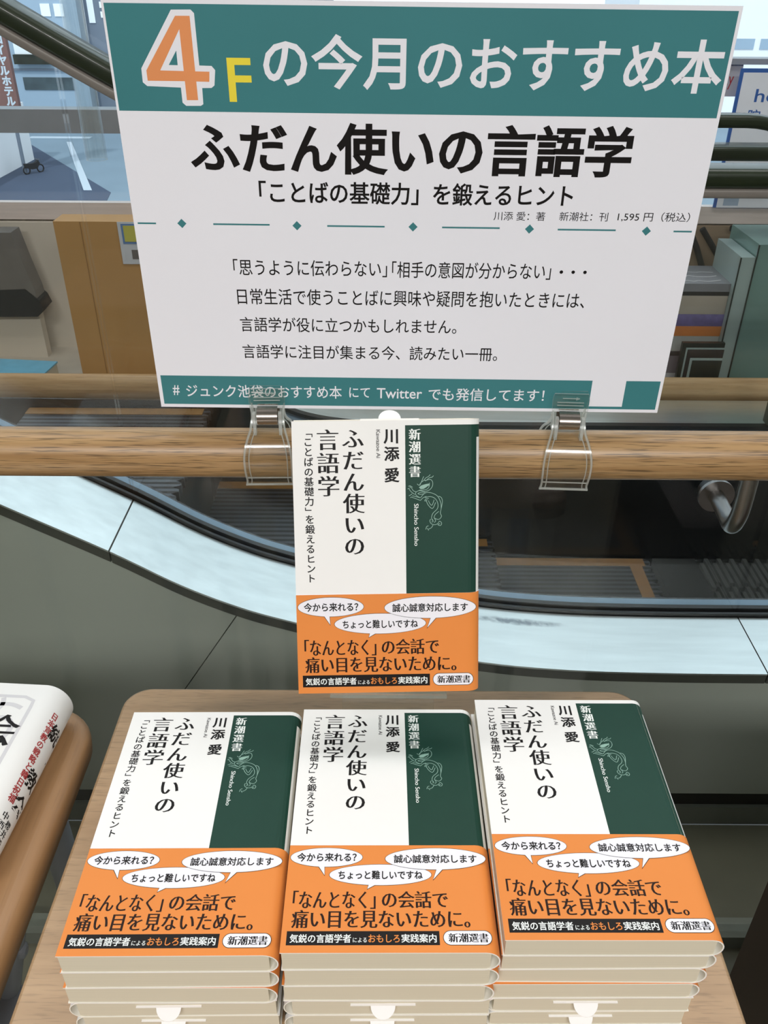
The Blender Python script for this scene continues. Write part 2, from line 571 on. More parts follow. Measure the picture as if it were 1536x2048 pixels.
for x0, x1 in ((-1.3, -0.3785), (-0.3765, 0.582), (0.584, 1.5)):
    t = span(x0, x1)
    poly = [(x, z - 0.004) for x, z in t] + [(x, z - 0.02) for x, z in reversed(t)]
    mb = MB().prism_y(W3(poly), 0.958, 1.092, 'cladding_edge')
    top = W3(t)
    v = [(x, 0.957, z) for x, z in top] + [(x, 1.09, z) for x, z in top] + [(x, 0.957, z - 0.003) for x, z in top]
    n = len(top)
    mb.add(v, [(i, i + 1, n + i + 1, n + i) for i in range(n - 1)], 'deck_steel', True)
    mb.add(v, [(2 * n + i, 2 * n + i + 1, i + 1, i) for i in range(n - 1)], 'deck_steel', True)
    epart(mb, 'deck')
# outer cladding, its seam square to the slope
sx, sz = -0.212, -0.79
bx_, bz_ = sx - (1.178 + sz) * 0.62, -1.172
left = [(x, z - 0.02) for x, z in span(-1.3, sx - 0.0008)] + [(bx_ - 0.0008, bz_), (-1.3, bz_)]
right = [(x, z - 0.02) for x, z in span(sx + 0.0008, 1.5)] + [(1.5, bz_), (bx_ + 0.0008, bz_)]
for pl in (left, right):
    epart(MB().prism_y(W3(pl), 0.960, 0.965, 'cladding_steel'), 'cladding_panel')
epart(MB().prism_y(W3([(x, z - 0.03) for x, z in span(-1.3, 1.5)] + [(1.5, -1.24), (-1.3, -1.24)]), 0.968, 0.972, 'black_strip'), 'backing_panel')
epart(MB().box(-1.3, 1.5, 0.966, 0.985, D(-1.2065), D(-1.172), 'black_strip'), 'skirting')
epart(MB().box(-1.3, 1.5, 0.959, 0.975, D(-1.25), D(-1.2065), 'kick_steel'), 'kick_plate')
def strip_top(y0, y1, lift, mt, name, t=None, thick=0.02):
    t = t or span(-1.3, 1.5)
    epart(MB().prism_y(W3([(x, z + lift) for x, z in t] + [(x, z - thick) for x, z in reversed(t)]), y0, y1, mt, True), name)
strip_top(1.092, 1.097, 0.006, 'gasket_rubber', 'gasket')
strip_top(1.107, 1.116, 0.006, 'gasket_rubber', 'gasket')
strip_top(1.116, 1.142, -0.003, 'inner_steel', 'inner_deck')
t = span(-1.3, 1.5)
epart(MB().prism_y(W3([(x, z - 0.004) for x, z in t] + [(1.5, -1.6), (-1.3, -1.6)]), 1.142, 1.147, 'skirt_black'), 'skirt_panel')
# far side
far = smooth([(-0.26, -0.84), (-0.2, -0.872), (-0.1, -0.893), (0.05, -0.9), (0.6, -0.9), (1.5, -0.9)], 4)
for y0, y1, lf, mt, nm in ((1.80, 1.935, 0.0, 'deck_steel', 'deck'), (1.783, 1.80, 0.005, 'gasket_rubber', 'gasket'), (1.755, 1.783, -0.004, 'inner_steel', 'inner_deck')):
    strip_top(y0, y1, lf, mt, nm, far)
epart(MB().prism_y(W3([(-1.3, -0.815), (-0.26, -0.825)] + [(x, z - 0.006) for x, z in far] + [(1.5, -1.6), (-1.3, -1.6)]), 1.75, 1.755, 'skirt_black'), 'skirt_panel')
# glass sides and handrails
hp = smooth([(-1.3, 0.455), (-0.9, 0.228), (-0.6, 0.058), (-0.433, -0.038), (-0.30, -0.112), (-0.2, -0.162), (-0.1, -0.195), (0.02, -0.209), (0.15, -0.2115), (0.6, -0.2115), (1.5, -0.2115)], 5)
def hz(x):
    for (a, za), (b, zb) in zip(hp, hp[1:]):
        if a <= x <= b:
            return za + (zb - za) * (x - a) / (b - a)
    return hp[-1][1]
def rail_prof(hw, hh, r=0.009, n=4):
    pts = []
    for cx, cy, a0 in ((hw - r, -hh + r, -90), (hw - r, hh - r, 0), (-hw + r, hh - r, 90), (-hw + r, -hh + r, 180)):
        for k in range(n + 1):
            a = math.radians(a0 + 90 * k / n)
            pts.append((cx + r * math.cos(a), cy + r * math.sin(a)))
    return pts
for x0, x1 in ((-1.28, -0.382), (-0.378, 0.58), (0.584, 1.48)):
    xs = [x0 + (x1 - x0) * k / 24 for k in range(25)]
    epart(MB().prism_y(W3([(x, hz(x) - 0.012) for x in xs] + [(x, zdeck(x) - 0.015) for x in reversed(xs)]), 1.098, 1.106, 'balustrade_glass'), 'glass_side')
mb = MB().sweep_xz(W3(hp), [(1.102 + y, q) for y, q in rail_prof(0.026, 0.012)], 'handrail_green')
epart(mb, 'handrail')
epart(MB().sweep_xz(W3([(x, z) for x, z in hp]), [(1.094 + y, q - 0.0165) for y, q in rail_prof(0.016, 0.0055, 0.003, 2)], 'rail_trim'), 'handrail_trim')
# far handrail with its rounded end
R0, cx0, cz0 = 0.21, 0.69, -0.243
fp = smooth([(-0.46, -0.11), (-0.33, -0.17), (-0.2, -0.215), (-0.05, -0.238), (0.1, cz0), (0.4, cz0)], 4) + [(cx0 + R0 * math.sin(a), cz0 - R0 + R0 * math.cos(a)) for a in [math.pi / 2 * k / 16 for k in range(17)]] + [(cx0 + R0, -0.89)]
epart(MB().sweep_xz(W3(fp), [(1.792 + y, q) for y, q in rail_prof(0.022, 0.012)], 'handrail_green'), 'handrail')
epart(MB().prism_y(W3(fp + [(-0.2, -0.88), (-0.44, -0.84)]), 1.788, 1.796, 'balustrade_glass'), 'glass_side')

# steps: treads at falling heights towards the landing
steps = [(-0.80, -0.39, -0.84, 'uppermost dark escalator step beneath the left end of the oak handrail'),
         (-0.39, -0.06, -1.03, 'dark escalator step with yellow edge just left of the standing book'),
         (-0.06, 0.27, -1.19, 'dark escalator step mostly hidden behind the standing book'),
         (0.27, 0.665, -1.247, 'lowest escalator step with yellow lines right of the standing book')]
for i, (x0, x1, z, lab) in enumerate(steps):
    st = thing('escalator_step', lab, 'escalator step', ((x0 + x1) / 2, 1.45, D(z)), group='escalator steps')
    hw = (x1 - x0) / 2
    tr = MB()
    out = [(-hw, -0.295)]
    nt_ = 24
    for k in range(nt_):
        ya = -0.295 + 0.59 * k / nt_; yb = -0.295 + 0.59 * (k + 1) / nt_
        out += [(hw - 0.014, ya), (hw, (ya * 0.7 + yb * 0.3)), (hw - 0.002, (ya * 0.3 + yb * 0.7))]
    out += [(hw - 0.014, 0.295), (-hw, 0.295)]
    tr.prism_z(out, -0.02, 0, 'step_tread')
    tr.build('tread', st)
    MB().box(-hw, hw - 0.02, -0.29, 0.29, -0.38, -0.021, 'step_riser').build('riser', st)
    MB().box(-hw, hw - 0.016, 0.262, 0.292, 0.0003, 0.002, 'step_yellow').build('yellow_border', st)
    MB().box(-hw, hw - 0.016, -0.292, -0.262, 0.0003, 0.002, 'step_yellow').build('yellow_border', st)
    if i == 3:
        MB().box(hw - 0.055, hw - 0.025, -0.262, 0.262, 0.0003, 0.002, 'step_yellow').build('yellow_border', st)
cp = thing('comb_plate', 'dark slotted metal comb plate at the foot of the escalator', 'comb plate', (1.05, 1.45, D(-1.245)))
cb = MB().box(-0.375, -0.27, -0.295, 0.295, -0.05, 0, 'step_riser')
cb.build('comb', cp)
gp = MB().box(-0.27, 0.45, -0.295, 0.295, -0.05, -0.012, 'step_riser')
for c in range(44):
    xa = -0.262 + c * 0.016
    for r in range(5):
        ya = -0.285 + r * 0.115 + (c % 2) * 0.02
        gp.box(xa, xa + 0.0095, ya, ya + 0.10, -0.012, 0, 'grid_steel')
gp.build('landing_grid', cp)
struct(MB().box(-4, 4, 0.99, WY, -2.0, -1.9, 'black_strip').build('trim_5'))

# ------------------------------------------------------------------ glass barrier and oak rails
gb = thing('glass_barrier', 'clear glass barrier standing behind the oak handrail', 'glass barrier', (0, 0.752, 0))
MB().box(-2.2, 2.2, -0.006, 0.006, 0.03, 1.45, 'barrier_glass').build('pane', gb)
MB().box(-2.2, 2.2, -0.016, 0.016, 0, 0.028, 'kick_steel').build('floor_channel', gb)
def circle(r, n=40):
    return [(r * math.cos(2 * math.pi * k / n), r * math.sin(2 * math.pi * k / n)) for k in range(n)]
hr = thing('handrail', 'round oak handrail running across in front of the glass barrier', 'handrail', (0, 0.652, D(-0.3555)))
MB().prism_x(circle(0.0215), -2.2, 2.2, 'oak_rail', True).build('rail', hr)
bk = MB()
path = smooth([(0.334, 0.083, -0.090), (0.331, 0.045, -0.089), (0.326, 0.018, -0.084), (0.323, 0.004, -0.070), (0.323, 0.0, -0.052), (0.323, 0.0, -0.018)], 6)
bk.tube(path, 0.0078, 'steel_brushed', 20)
bo = bk.build('bracket', hr)
d1 = MB(); q = [(0.334 + x, -0.090 + z) for x, z in circle(0.0178)]
d1.prism_y(q, 0.079, 0.083, 'steel_brushed', True)
d1.build('flange', bo)
d2 = MB(); q = [(0.334 + x, -0.090 + z) for x, z in circle(0.015)]
d2.prism_y(q, 0.083, 0.094, 'gasket_rubber', True).build('washer', bo)
tag(MB().prism_x([(1.9675 + a * 0.5, D(-0.886) + b) for a, b in circle(0.033)], -2.2, 2.2, 'oak_board', True).build('wooden_rail'),
    'far pale oak rail beyond the escalator, below the window', 'rail')

# ------------------------------------------------------------------ tables
def display_table(name, label, x0, x1, y0, y1, ztop, r, rim):
    t = thing(name, label, 'table', ((x0 + x1) / 2, (y0 + y1) / 2, 0))
    hx, hy = (x1 - x0) / 2, (y1 - y0) / 2
    ol = rrect(-hx, hx, -hy, hy, r)
    mb = MB()
    if rim:
        a = 0.0125
        lv = [(ztop - 0.028, 0.006), (ztop - 0.024, 0.001), (ztop - a, 0.0)]
        lv += [(ztop - a + a * math.sin(th), a - a * math.cos(th)) for th in [math.pi / 2 * k / 8 for k in range(1, 9)]]
        mb.slab(ol, lv, 'beech_rim')
    else:
        lv = [(ztop - 0.024, 0.003), (ztop - 0.021, 0.0), (ztop - 0.003, 0.0), (ztop - 0.001, 0.001), (ztop, 0.003)]
        mb.slab(ol, lv, 'beech_top')
    mb.build('tabletop', t)
    for sx_ in (-1, 1):
        for sy_ in (-1, 1):
            px, py = sx_ * (hx - 0.05), sy_ * (hy - 0.05)
            MB().tube([(px, py, 0), (px, py, ztop - 0.024)], 0.014, 'grey_paint', 16).build('leg', t)
    MB().box(-hx + 0.05, hx - 0.05, -0.012, 0.012, ztop - 0.054, ztop - 0.0245, 'grey_paint').build('crossbar', t)
    return t
ZT = D(-0.567)
display_table('display_table', 'beech table with rounded corners carrying three stacks of books', -0.2375, 0.2345, 0.14, 0.582, ZT, 0.024, False)
lt = display_table('display_table', 'beech table with raised rounded edge under the thick white book', -0.70, -0.2575, 0.13, 0.563, ZT - 0.001, 0.045, True)
# grey post with rounded head and screw in the gap at the table's side
o0 = Vector(lt.location)
A = Vector((-0.2725, 0.3730, D(-0.60))) - o0
B = Vector((-0.2960, 0.366, D(-0.69))) - o0
pb = MB().tube([A + (B - A) * k / 6 for k in range(7)], [0.0068, 0.0074, 0.0076, 0.0078, 0.008, 0.008, 0.008], 'grey_paint', 20)
po = pb.build('clamp_post', lt)
k0 = A + (B - A) * 0.42 + Vector((0.0065, -0.001, 0.002))
MB().tube([k0, k0 + Vector((0.003, 0, 0)), k0 + Vector((0.0045, 0, 0))], [0.0062, 0.006, 0.003], 'grey_paint', 16).build('screw', po)
MB().box(B.x - 0.011, B.x + 0.010, B.y - 0.030, B.y + 0.004, B.z - 0.06, B.z + 0.004, 'grey_paint').build('clamp_base', po)

cab = thing('display_cabinet', 'dark brown wooden cabinet side at the lower right corner', 'cabinet', (0.60, 0.40, 0))
MB().box(-0.2, 0.2, -0.15, 0.14, 0.03, 0.62, 'dark_brown_wood').build('body', cab)
MB().box(-0.19, 0.19, -0.14, 0.13, 0.0, 0.03, 'black_strip').build('plinth', cab)

# ------------------------------------------------------------------ paperback books
BW, BL = 126.5, 191.0
def mm(x, y, z):
    return (x / 1000, y / 1000, z / 1000)
def spine_profile(T, grow=0.0, n=12):
    """outer outline (x, z) from fore-edge bottom, round the spine, to fore-edge top"""
    r = T / 2 + grow
    cx = BW / 2 + 1.2 - T / 2
    return [(-BW / 2, -grow)] + [(cx + r * 0.98 * math.sin(a), T / 2 - r * math.cos(a)) for a in [math.pi * k / n for k in range(n + 1)]] + [(-BW / 2, T + grow)]
def u_shell(mb, outer, inner, y0, y1, mt_out, mt_edge):
    n = len(outer)
    for y, s in ((y0, 1), (y1, -1)):
        v = [mm(x, y, z) for x, z in outer] + [mm(x, y, z) for x, z in inner]
        fs = [(i, i + 1, n + i + 1, n + i) for i in range(n - 1)]
        mb.add(v, [f if s > 0 else f[::-1] for f in fs], mt_edge)
    v = [mm(x, y0, z) for x, z in inner] + [mm(x, y1, z) for x, z in inner]
    mb.add(v, [(i, i + 1, n + i + 1, n + i) for i in range(n - 1)], mt_edge, True)
    for i in (0, n - 1):
        a, b = outer[i], inner[i]
        mb.add([mm(a[0], y0, a[1]), mm(a[0], y1, a[1]), mm(b[0], y1, b[1]), mm(b[0], y0, b[1])], [(0, 1, 2, 3)], mt_edge)
DR = lambda a, b: (72.9 + a * 0.0398 - BW / 2, BL / 2 - (30.3 + b * 0.0403))
DRAGON = [[(290, 325), (330, 350), (360, 300), (385, 240), (405, 200)], [(330, 350), (350, 310), (400, 270), (440, 225), (480, 205), (515, 170)], [(430, 280), (500, 225), (545, 215), (570, 190)],
          [(400, 265), (440, 265), (520, 255), (556, 300), (550, 370), (500, 430), (420, 455), (340, 440), (282, 455), (262, 490), (285, 530), (345, 562)],
          [(500, 310), (495, 370), (460, 415), (400, 430), (320, 432)], [(300, 490), (340, 472), (400, 468), (430, 480), (380, 500), (330, 503), (300, 490)],
          [(270, 460), (225, 440), (195, 395), (160, 370)], [(250, 505), (190, 460), (150, 410)], [(212, 382), (185, 365), (165, 355), (140, 365)], [(160, 400), (140, 400), (128, 412)],
          [(340, 562), (260, 540), (205, 525)], [(345, 607), (250, 570), (185, 545)], [(205, 490), (180, 510), (148, 525)], [(190, 545), (172, 558)], [(345, 607), (395, 560), (450, 540)],
          [(350, 560), (395, 505), (440, 478), (480, 472), (560, 490), (640, 540), (690, 640), (700, 740), (688, 830), (706, 880), (680, 925), (640, 937), (590, 915)],
          [(420, 560), (500, 545), (570, 560), (622, 610), (648, 690), (630, 760), (560, 830), (535, 900), (550, 955)], [(575, 900), (605, 960), (580, 990)],
          [(660, 800), (600, 850), (578, 900)], [(655, 540), (700, 560), (722, 620), (712, 700), (695, 780)],
          [(440, 600), (480, 690), (552, 747), (605, 645)], [(480, 610), (510, 670), (545, 690), (580, 600)], [(490, 575), (440, 580), (415, 622)], [(465, 592), (432, 625)],
          [(520, 930), (505, 962), (530, 1010), (590, 1028), (640, 1010), (672, 968), (708, 1000), (690, 1042), (645, 1030), (680, 1008)], [(550, 935), (562, 970), (535, 982)],
          [(562, 1030), (530, 1080), (485, 1102)], [(482, 1045), (450, 1060), (435, 1108)], [(460, 1085), (485, 1125)]]

def make_book(T, slip=True):
    root = thing('paperback_book', 'x', 'book')
    # ---- cover
    c = MB()
    outer = spine_profile(T)
    inner = [(-BW / 2 + 0.01, 0.55)] + [(x - (0.55 if 0 < i else 0), 0.55 + (T - 1.1) * z / T) for i, (x, z) in enumerate(outer[1:-1])] + [(-BW / 2 + 0.01, T - 0.55)]
    u_shell(c, outer, inner, -BL / 2, BL / 2, 'cover_white', 'cover_edge')
    xg = 0.6049 * BW - BW / 2
    pr = outer[:-1] + [(xg, T), (-BW / 2, T)]
    ys = [BL / 2, BL / 2 - 3.5, BL / 2 - 12.1, BL / 2 - 119.8, -BL / 2]
    for i in range(len(pr) - 1):
        ang_top = i - 1                                           # arc samples 0..12 from bottom to top
        for j in range(4):
            (xa, za), (xb, zb) = pr[i], pr[i + 1]
            green = False
            if j in (1, 2, 3):
                if i == len(pr) - 3:
                    green = True                                  # flat part right of the white panel
                elif 9 <= ang_top <= 11:
                    green = True
                elif j == 1 and 2 <= ang_top <= 8:
                    green = True
            m_ = 'cover_green' if green else 'cover_white'
            c.add([mm(xa, ys[j], za), mm(xb, ys[j], zb), mm(xb, ys[j + 1], zb), mm(xa, ys[j + 1], za)], [(0, 1, 2, 3)], m_, True)
    P = Print(c, lambda x, y, l: mm(x, y, T + 0.05 * l))
    X = lambda u: u - BW / 2
    Y = lambda v: BL / 2 - v
    P.vtext('ふだん使いの', X(41.2), Y(4.6), 14.75, 14.9, 'ink_black', MINCHO)
    P.vtext('言語学', X(24.2), Y(4.8), 15.75, 15.4, 'ink_black', MINCHO)
    P.vtext('「', X(10.9), Y(4.2), 6.7, 6.6, 'ink_black', (0.012, 0.012))
    P.vtext('ことばの基礎力', X(10.9), Y(10.6), 6.75, 6.6, 'ink_black', (0.016, 0.014))
    P.vtext('」', X(10.9), Y(58.4), 6.7, 6.6, 'ink_black', (0.012, 0.012))
    P.vtext('を鍛えるヒント', X(10.9), Y(63.4), 6.88, 6.6, 'ink_black', (0.016, 0.014))
    P.vtext('川', X(67.3), Y(5.2), 10.8, 10.6, 'ink_black', HEAVY)
    P.vtext('添', X(67.3), Y(17.2), 10.8, 10.4, 'ink_black', HEAVY)
    P.vtext('愛', X(67.3), Y(31.7), 10.8, 10.4, 'ink_black', HEAVY)
    P.side('Kawazoe Ai', X(58.3), Y(6.2), 19.2, 2.7, 'ink_grey', (0.025, 0.012))
    P.vtext('新潮選書', X(83.0), Y(5.5), 8.4, 8.2, 'ink_white', MINCHO_B)
    P.side('Shincho Sensho', X(83.8), Y(57), 29.4, 3.0, 'ink_white', (0.012, -0.004))
    for ln in DRAGON:
        P.ribbon([DR(*p) for p in ln], 0.36, 'emblem_green')
    P.poly([DR(*p) for p in [(320, 385), (365, 350), (430, 332), (490, 322), (500, 350), (470, 366), (440, 388), (400, 412), (350, 415)]], 'emblem_green', 1.6)
    cov = c.build('cover', root)
    # ---- pages
    cx = BW / 2 + 1.2 - T / 2
    pg = MB().box((-BW / 2 + 0.8) / 1000, (cx + 3.2) / 1000, (-BL / 2 + 0.5) / 1000, (BL / 2 - 0.5) / 1000, 0.75 / 1000, (T - 0.75) / 1000, 'pages')
    pg.build('page_block', root)
    # ---- orange paper band
    b = MB()
    o2 = spine_profile(T, 0.28)
    i2 = spine_profile(T, 0.04)
    y1 = BL / 2 - 119.8
    u_shell(b, o2, i2, -BL / 2 - 0.05, y1, 'band_orange', 'bubble_white')
    b.add([mm(x, -BL / 2 - 0.05, z) for x, z in o2] + [mm(x, y1, z) for x, z in o2], [(i, len(o2) + i, len(o2) + i + 1, i + 1) for i in range(len(o2) - 1)], 'band_orange', True)
    Q = Print(b, lambda x, y, l: mm(x, y, T + 0.28 + 0.045 * l))
    def bubble(cu, cv, ru, rv, tail, layer):
        for g, mt_, l in ((0.28, 'ink_black', layer), (0, 'bubble_white', layer + 1)):
            Q.ellipse(X(cu), Y(cv), ru + g, rv + g, mt_, l, 56)
        (t0, tv0), (t1, tv1), (t2, tv2) = tail
        Q.poly([(X(t0), Y(tv0)), (X(t1), Y(tv1)), (X(t2), Y(tv2))], 'ink_black', layer + 0.5)
        mx_, my_ = (t0 + t1) / 2, (tv0 + tv1) / 2
        sh = lambda a, b_, k=0.86: (X(mx_ + (a - mx_) * k), Y(my_ + (b_ - my_) * k - 0.25))
        Q.poly([sh(t0, tv0), sh(t1, tv1), sh(t2, tv2, 0.93)], 'bubble_white', layer + 1.5)
    bubble(23.9, 128.6, 22.8, 6.8, ((18.6, 134.8), (23.2, 135.0), (23.4, 142.0)), 1)
    bubble(58.1, 141.0, 31.8, 7.2, ((50.6, 147.6), (56.0, 147.8), (49.8, 151.2)), 1)
    bubble(93.0, 129.8, 31.8, 7.7, ((93.2, 136.9), (98.2, 136.6), (90.6, 145.2)), 3.2)
    Q.text('今から来れる？', X(5.2), X(43.0), Y(131.8), Y(125.5), 'ink_black', (0.02, 0.018), 6)
    Q.text('ちょっと難しいですね', X(31.9), X(84.4), Y(144.3), Y(138.2), 'ink_black', (0.02, 0.018), 6)
    Q.text('誠心誠意対応します', X(66.6), X(119.2), Y(133.0), Y(126.8), 'ink_black', (0.02, 0.018), 6)
    Q.text('「なんとなく」', X(4.9), X(55.2), Y(163.9), Y(151.9), 'ink_brown', MINCHO_T, 2)
    Q.text('の会話で', X(58.9), X(99.2), Y(163.4), Y(152.3), 'ink_brown', MINCHO_T, 2)
    Q.text('痛い目を見ないために。', X(5.1), X(111.4), Y(176.0), Y(164.6), 'ink_brown', MINCHO_T, 2)
    Q.rect(X(3.2), X(92.6), Y(186.5), Y(177.9), 'ink_black', 1)
    Q.text('気鋭の言語学者', X(5.1), X(40.9), Y(185.1), Y(179.7), 'ink_white', BOLD, 2)
    Q.text('による', X(42.0), X(50.1), Y(184.8), Y(181.9), 'ink_white', (0.006, 0.006), 2)
    Q.text('おもしろ', X(51.0), X(69.3), Y(184.9), Y(180.0), 'band_orange', BOLD, 2)
    Q.text('実践案内', X(70.2), X(90.8), Y(185.0), Y(179.7), 'ink_white', BOLD, 2)
    for g, mt_, l in ((0.35, 'ink_black', 1), (0, 'bubble_white', 2)):
        Q.poly([(X(99.2 - 0) + (4.2 + g) * math.cos(a) + (19.6 if math.cos(a) > -1e-9 else 0), Y(182.1) + (4.2 + g) * math.sin(a)) for a in [-math.pi / 2 + math.pi * 2 * (k + 0.5) / 48 for k in range(48)]], mt_, l)
    Q.text('新潮選書', X(97.7), X(121.2), Y(184.9), Y(179.4), 'ink_black', MINCHO_B, 3)
    b.build('paper_band', root)
    # ---- sales slip peeping out at the head
    if not slip:
        return root
    s = MB()
    pts = [(-20, BL / 2 - 20), (20, BL / 2 - 20), (20, BL / 2 + 0.9), (8, BL / 2 + 0.9)] + [(3 - 3 + 7.6 * math.cos(a), BL / 2 + 0.9 + 7.4 * math.sin(a)) for a in [math.pi * k / 14 for k in range(15)]] + [(-8, BL / 2 + 0.9), (-20, BL / 2 + 0.9)]
    k0 = len(s.v)
    s.prism_z([(x / 1000 + 0.003, y / 1000) for x, y in pts], (T * 0.70) / 1000, (T * 0.70 + 0.35) / 1000, 'slip_white')
    yb_ = (BL / 2 + 1.0) / 1000                       # rounded tab bent down so light from the front brightens it
    s.v = [(x, y - max(0, y - yb_) * 0.25, z - max(0, y - yb_) * 0.75) for x, y, z in s.v]
    s.build('sales_slip', root)
    return root

TL, TM, TR = 17.0, 17.6, 15.9
ordinal = ['topmost', 'second', 'third', 'fourth', 'fifth', 'sixth']
stacks = [
    ('left', -0.1254, 0.3713, 0.0123, -0.480, TL, [(0, 0, 0, 0), (-1.2, 0.5, 0.2, 0), (-2.2, 0.5, -0.3, 0), (-3.2, 1.5, 0.3, 1), (-2.0, 2.0, 0, 1)]),
    ('middle', 0.0040, 0.3722, 0.0082, -0.477, TM, [(0, 0, 0, 0), (0.2, 0.5, 0.3, 0), (-0.6, 1.0, -0.2, 0), (-0.8, 2.0, 0.2, 1), (-0.8, 2.0, 0, 1)]),
    ('right', 0.1338, 0.3766, 0.0060, -0.4705, TR, [(0, 0, 0, 0), (-1.2, 1.2, 0.4, 0), (-2.4, 2.0, -0.3, 0), (-4.4, 1.2, 0.2, 0), (-4.6, 1.5, 0, 1), (-6.0, 1.5, 0.2, 1)])]
extra = {('left', 0): 'whole cover visible', ('middle', 0): 'below the standing copy', ('right', 0): 'nearest the dark cabinet'}
used_protos = set()
for sname, sx_, sy_, yaw, ztop, T, lst in stacks:
    proto, proto_slip = make_book(T, False), make_book(T)
    n = len(lst)
    for i, (dx, dy, dyaw, rev) in enumerate(lst):
        src = proto_slip if rev else proto
        o = src if src not in used_protos else dup(src, (0, 0, 0), (0, 0, 0))
        used_protos.add(src)
        pitch_ = (D(ztop) - ZT) / n
        o.location = (sx_ + dx / 1000, sy_ + dy / 1000, ZT + pitch_ * (n - 1 - i) + 0.0003)
        o.rotation_euler = (0, 0, yaw + math.radians(dyaw) + (math.pi if rev else 0))
        where = {0: extra[(sname, 0)]}.get(i, 'paper slip facing front' if rev else 'spine to the right')
        num = 'bottom' if i == n - 1 else ordinal[i]
        o['label'] = f'{num} paperback in the {sname} stack on the beech table, {where}'
        o['group'] = f'paperbacks in the {sname} stack'

# the standing copy
TILT = 0.4195
sb = make_book(17.0)
Ms = Matrix.Rotation(0.0184, 4, 'Z') @ Matrix.Rotation(math.pi / 2 - TILT, 4, 'X') @ Matrix.Rotation(0.0107, 4, 'Z')
Ms.translation = Vector((0.0022, 0.4778, D(-0.3435)))
sb.matrix_world = Ms @ Matrix.Translation((0, 0, -0.0173))
sb['label'] = 'single paperback standing upright on a clear stand, facing front with orange band'
sb['group'] = 'paperbacks on show'
# clear stand: ledge, back rest, riser and foot
stand = thing('book_stand', 'clear acrylic stand holding up the standing paperback', 'book stand', (0.004, 0.50, ZT))
inv = Matrix.Translation((-0.004, -0.50, -ZT))
def sheet_part(name, pts_yz, x0, x1, edge='clear_plastic_edge'):
    """thin bent sheet following points (y, z), 2.5 mm thick"""
    mb = MB()
    n = len(pts_yz)
    off = []
    for i, p in enumerate(pts_yz):
        a, b = pts_yz[max(i - 1, 0)], pts_yz[min(i + 1, n - 1)]
        t_ = Vector((b[0] - a[0], b[1] - a[1])).normalized()
        off.append((p[0] - t_.y * 0.0025, p[1] + t_.x * 0.0025))
    poly = [tuple(p) for p in pts_yz] + off[::-1]
    mb.prism_x(poly, x0, x1, edge)
    o = mb.build(name, stand)
    return o
def loc_s(y, z):                     # a point in the plane of the standing book, relative to the stand
    p = inv @ (Ms @ Vector((0, y / 1000, z / 1000)))
    return (p.y, p.z)
sheet_part('ledge', [loc_s(-98.6, 4), loc_s(-98.6, -34)], -0.041, 0.041, 'ledge_plastic')
sheet_part('back_rest', [loc_s(-95.8, -20.6), loc_s(20, -20.6)], -0.035, 0.035, 'clear_plastic')
top_r = loc_s(-98.6, -34)
sheet_part('riser', [(top_r[0] + 0.0028, top_r[1]), (top_r[0] + 0.0028, 0.003)], -0.035, 0.035, 'clear_plastic')
sheet_part('foot', [(top_r[0] + 0.0005, 0.0005), (top_r[0] + 0.075, 0.0005)], -0.035, 0.035, 'clear_plastic')

# ------------------------------------------------------------------ the poster
ps = thing('poster', 'large white and teal poster recommending a book, held by two clear clips', 'poster')
p = MB()
S = lambda x, y, l: mm(x, y, 0.05 * l)
p.box(-0.21, 0.21, -0.1485, 0.1485, -0.0005, 0, 'poster_paper')
P = Print(p, S)
P.rect(-208.3, 207.7, 81.0, 145.6, 'poster_teal', 1)
P.poly([(-164.6,142.2),(-151.7,142.4),(-149.6,140.4),(-149.5,109.7),(-141.2,109.5),(-139.0,107.0),(-140.4,97.6),(-142.6,96.0),(-149.0,95.9),(-149.3,85.8),(-151.1,84.7),(-161.3,84.6),(-163.6,86.6),(-163.6,96.0),(-186.6,96.7),(-189.3,99.0),(-189.1,107.5)], 'poster_paper', 2)
P.poly([(-164.0,118.5),(-164.1,109.7),(-170.1,109.8)], 'poster_teal', 3)
for part4 in ([(-160.4, 88.2), (-152.6, 88.3), (-152.7, 138.8), (-160.4, 138.75)],
              [(-162.3, 138.7), (-160.4, 138.75), (-160.4, 131.1), (-176.4, 106.4), (-185.8, 106.3)],
              [(-185.8, 106.3), (-176.4, 106.4), (-160.4, 106.2), (-160.4, 100.0), (-185.8, 100.0)],
              [(-152.65, 106.1), (-143.0, 106.0), (-143.7, 99.8), (-152.62, 99.9)]):
    P.poly(part4, 'poster_orange', 3)
P.text('F', -130.8, -114.7, 87.5, 114.6, 'poster_yellow', (0.012, 0.012), 2)
P.text('の今月のおすすめ本', -106.2, 205.6, 96.0, 129.4, 'poster_paper', (0.018, 0.018), 2)
P.text('ふだん使いの言語学', -162.3, 153.2, 40.4, 75.3, 'ink_black', (0.03, 0.022), 2)
P.text('「ことばの基礎力」を鍛えるヒント', -114.8, 115.0, 19.6, 35.6, 'ink_black', (0.018, 0.014), 2)
P.text('川添 愛：著', 58.1, 96.2, 9.5, 15.9, 'ink_black', (0, 0), 2)
P.text('新潮社：刊', 106.8, 142.8, 9.7, 16.2, 'ink_black', (0, 0), 2)
P.text('1,595 円（税込）', 150.1, 203.5, 9.8, 16.8, 'ink_black', (0, 0), 2)
for xa, xb, yy in ((-207.1, -193.4, 4.1), (-150.7, -108.6, 4.1), (-65.6, -22.7, 3.8), (20.2, 63.3, 3.8), (106.7, 150.1, 3.3), (193.4, 207.1, 3.0)):
    P.rect(xa, xb, yy - 0.6, yy + 0.6, 'poster_teal', 1)
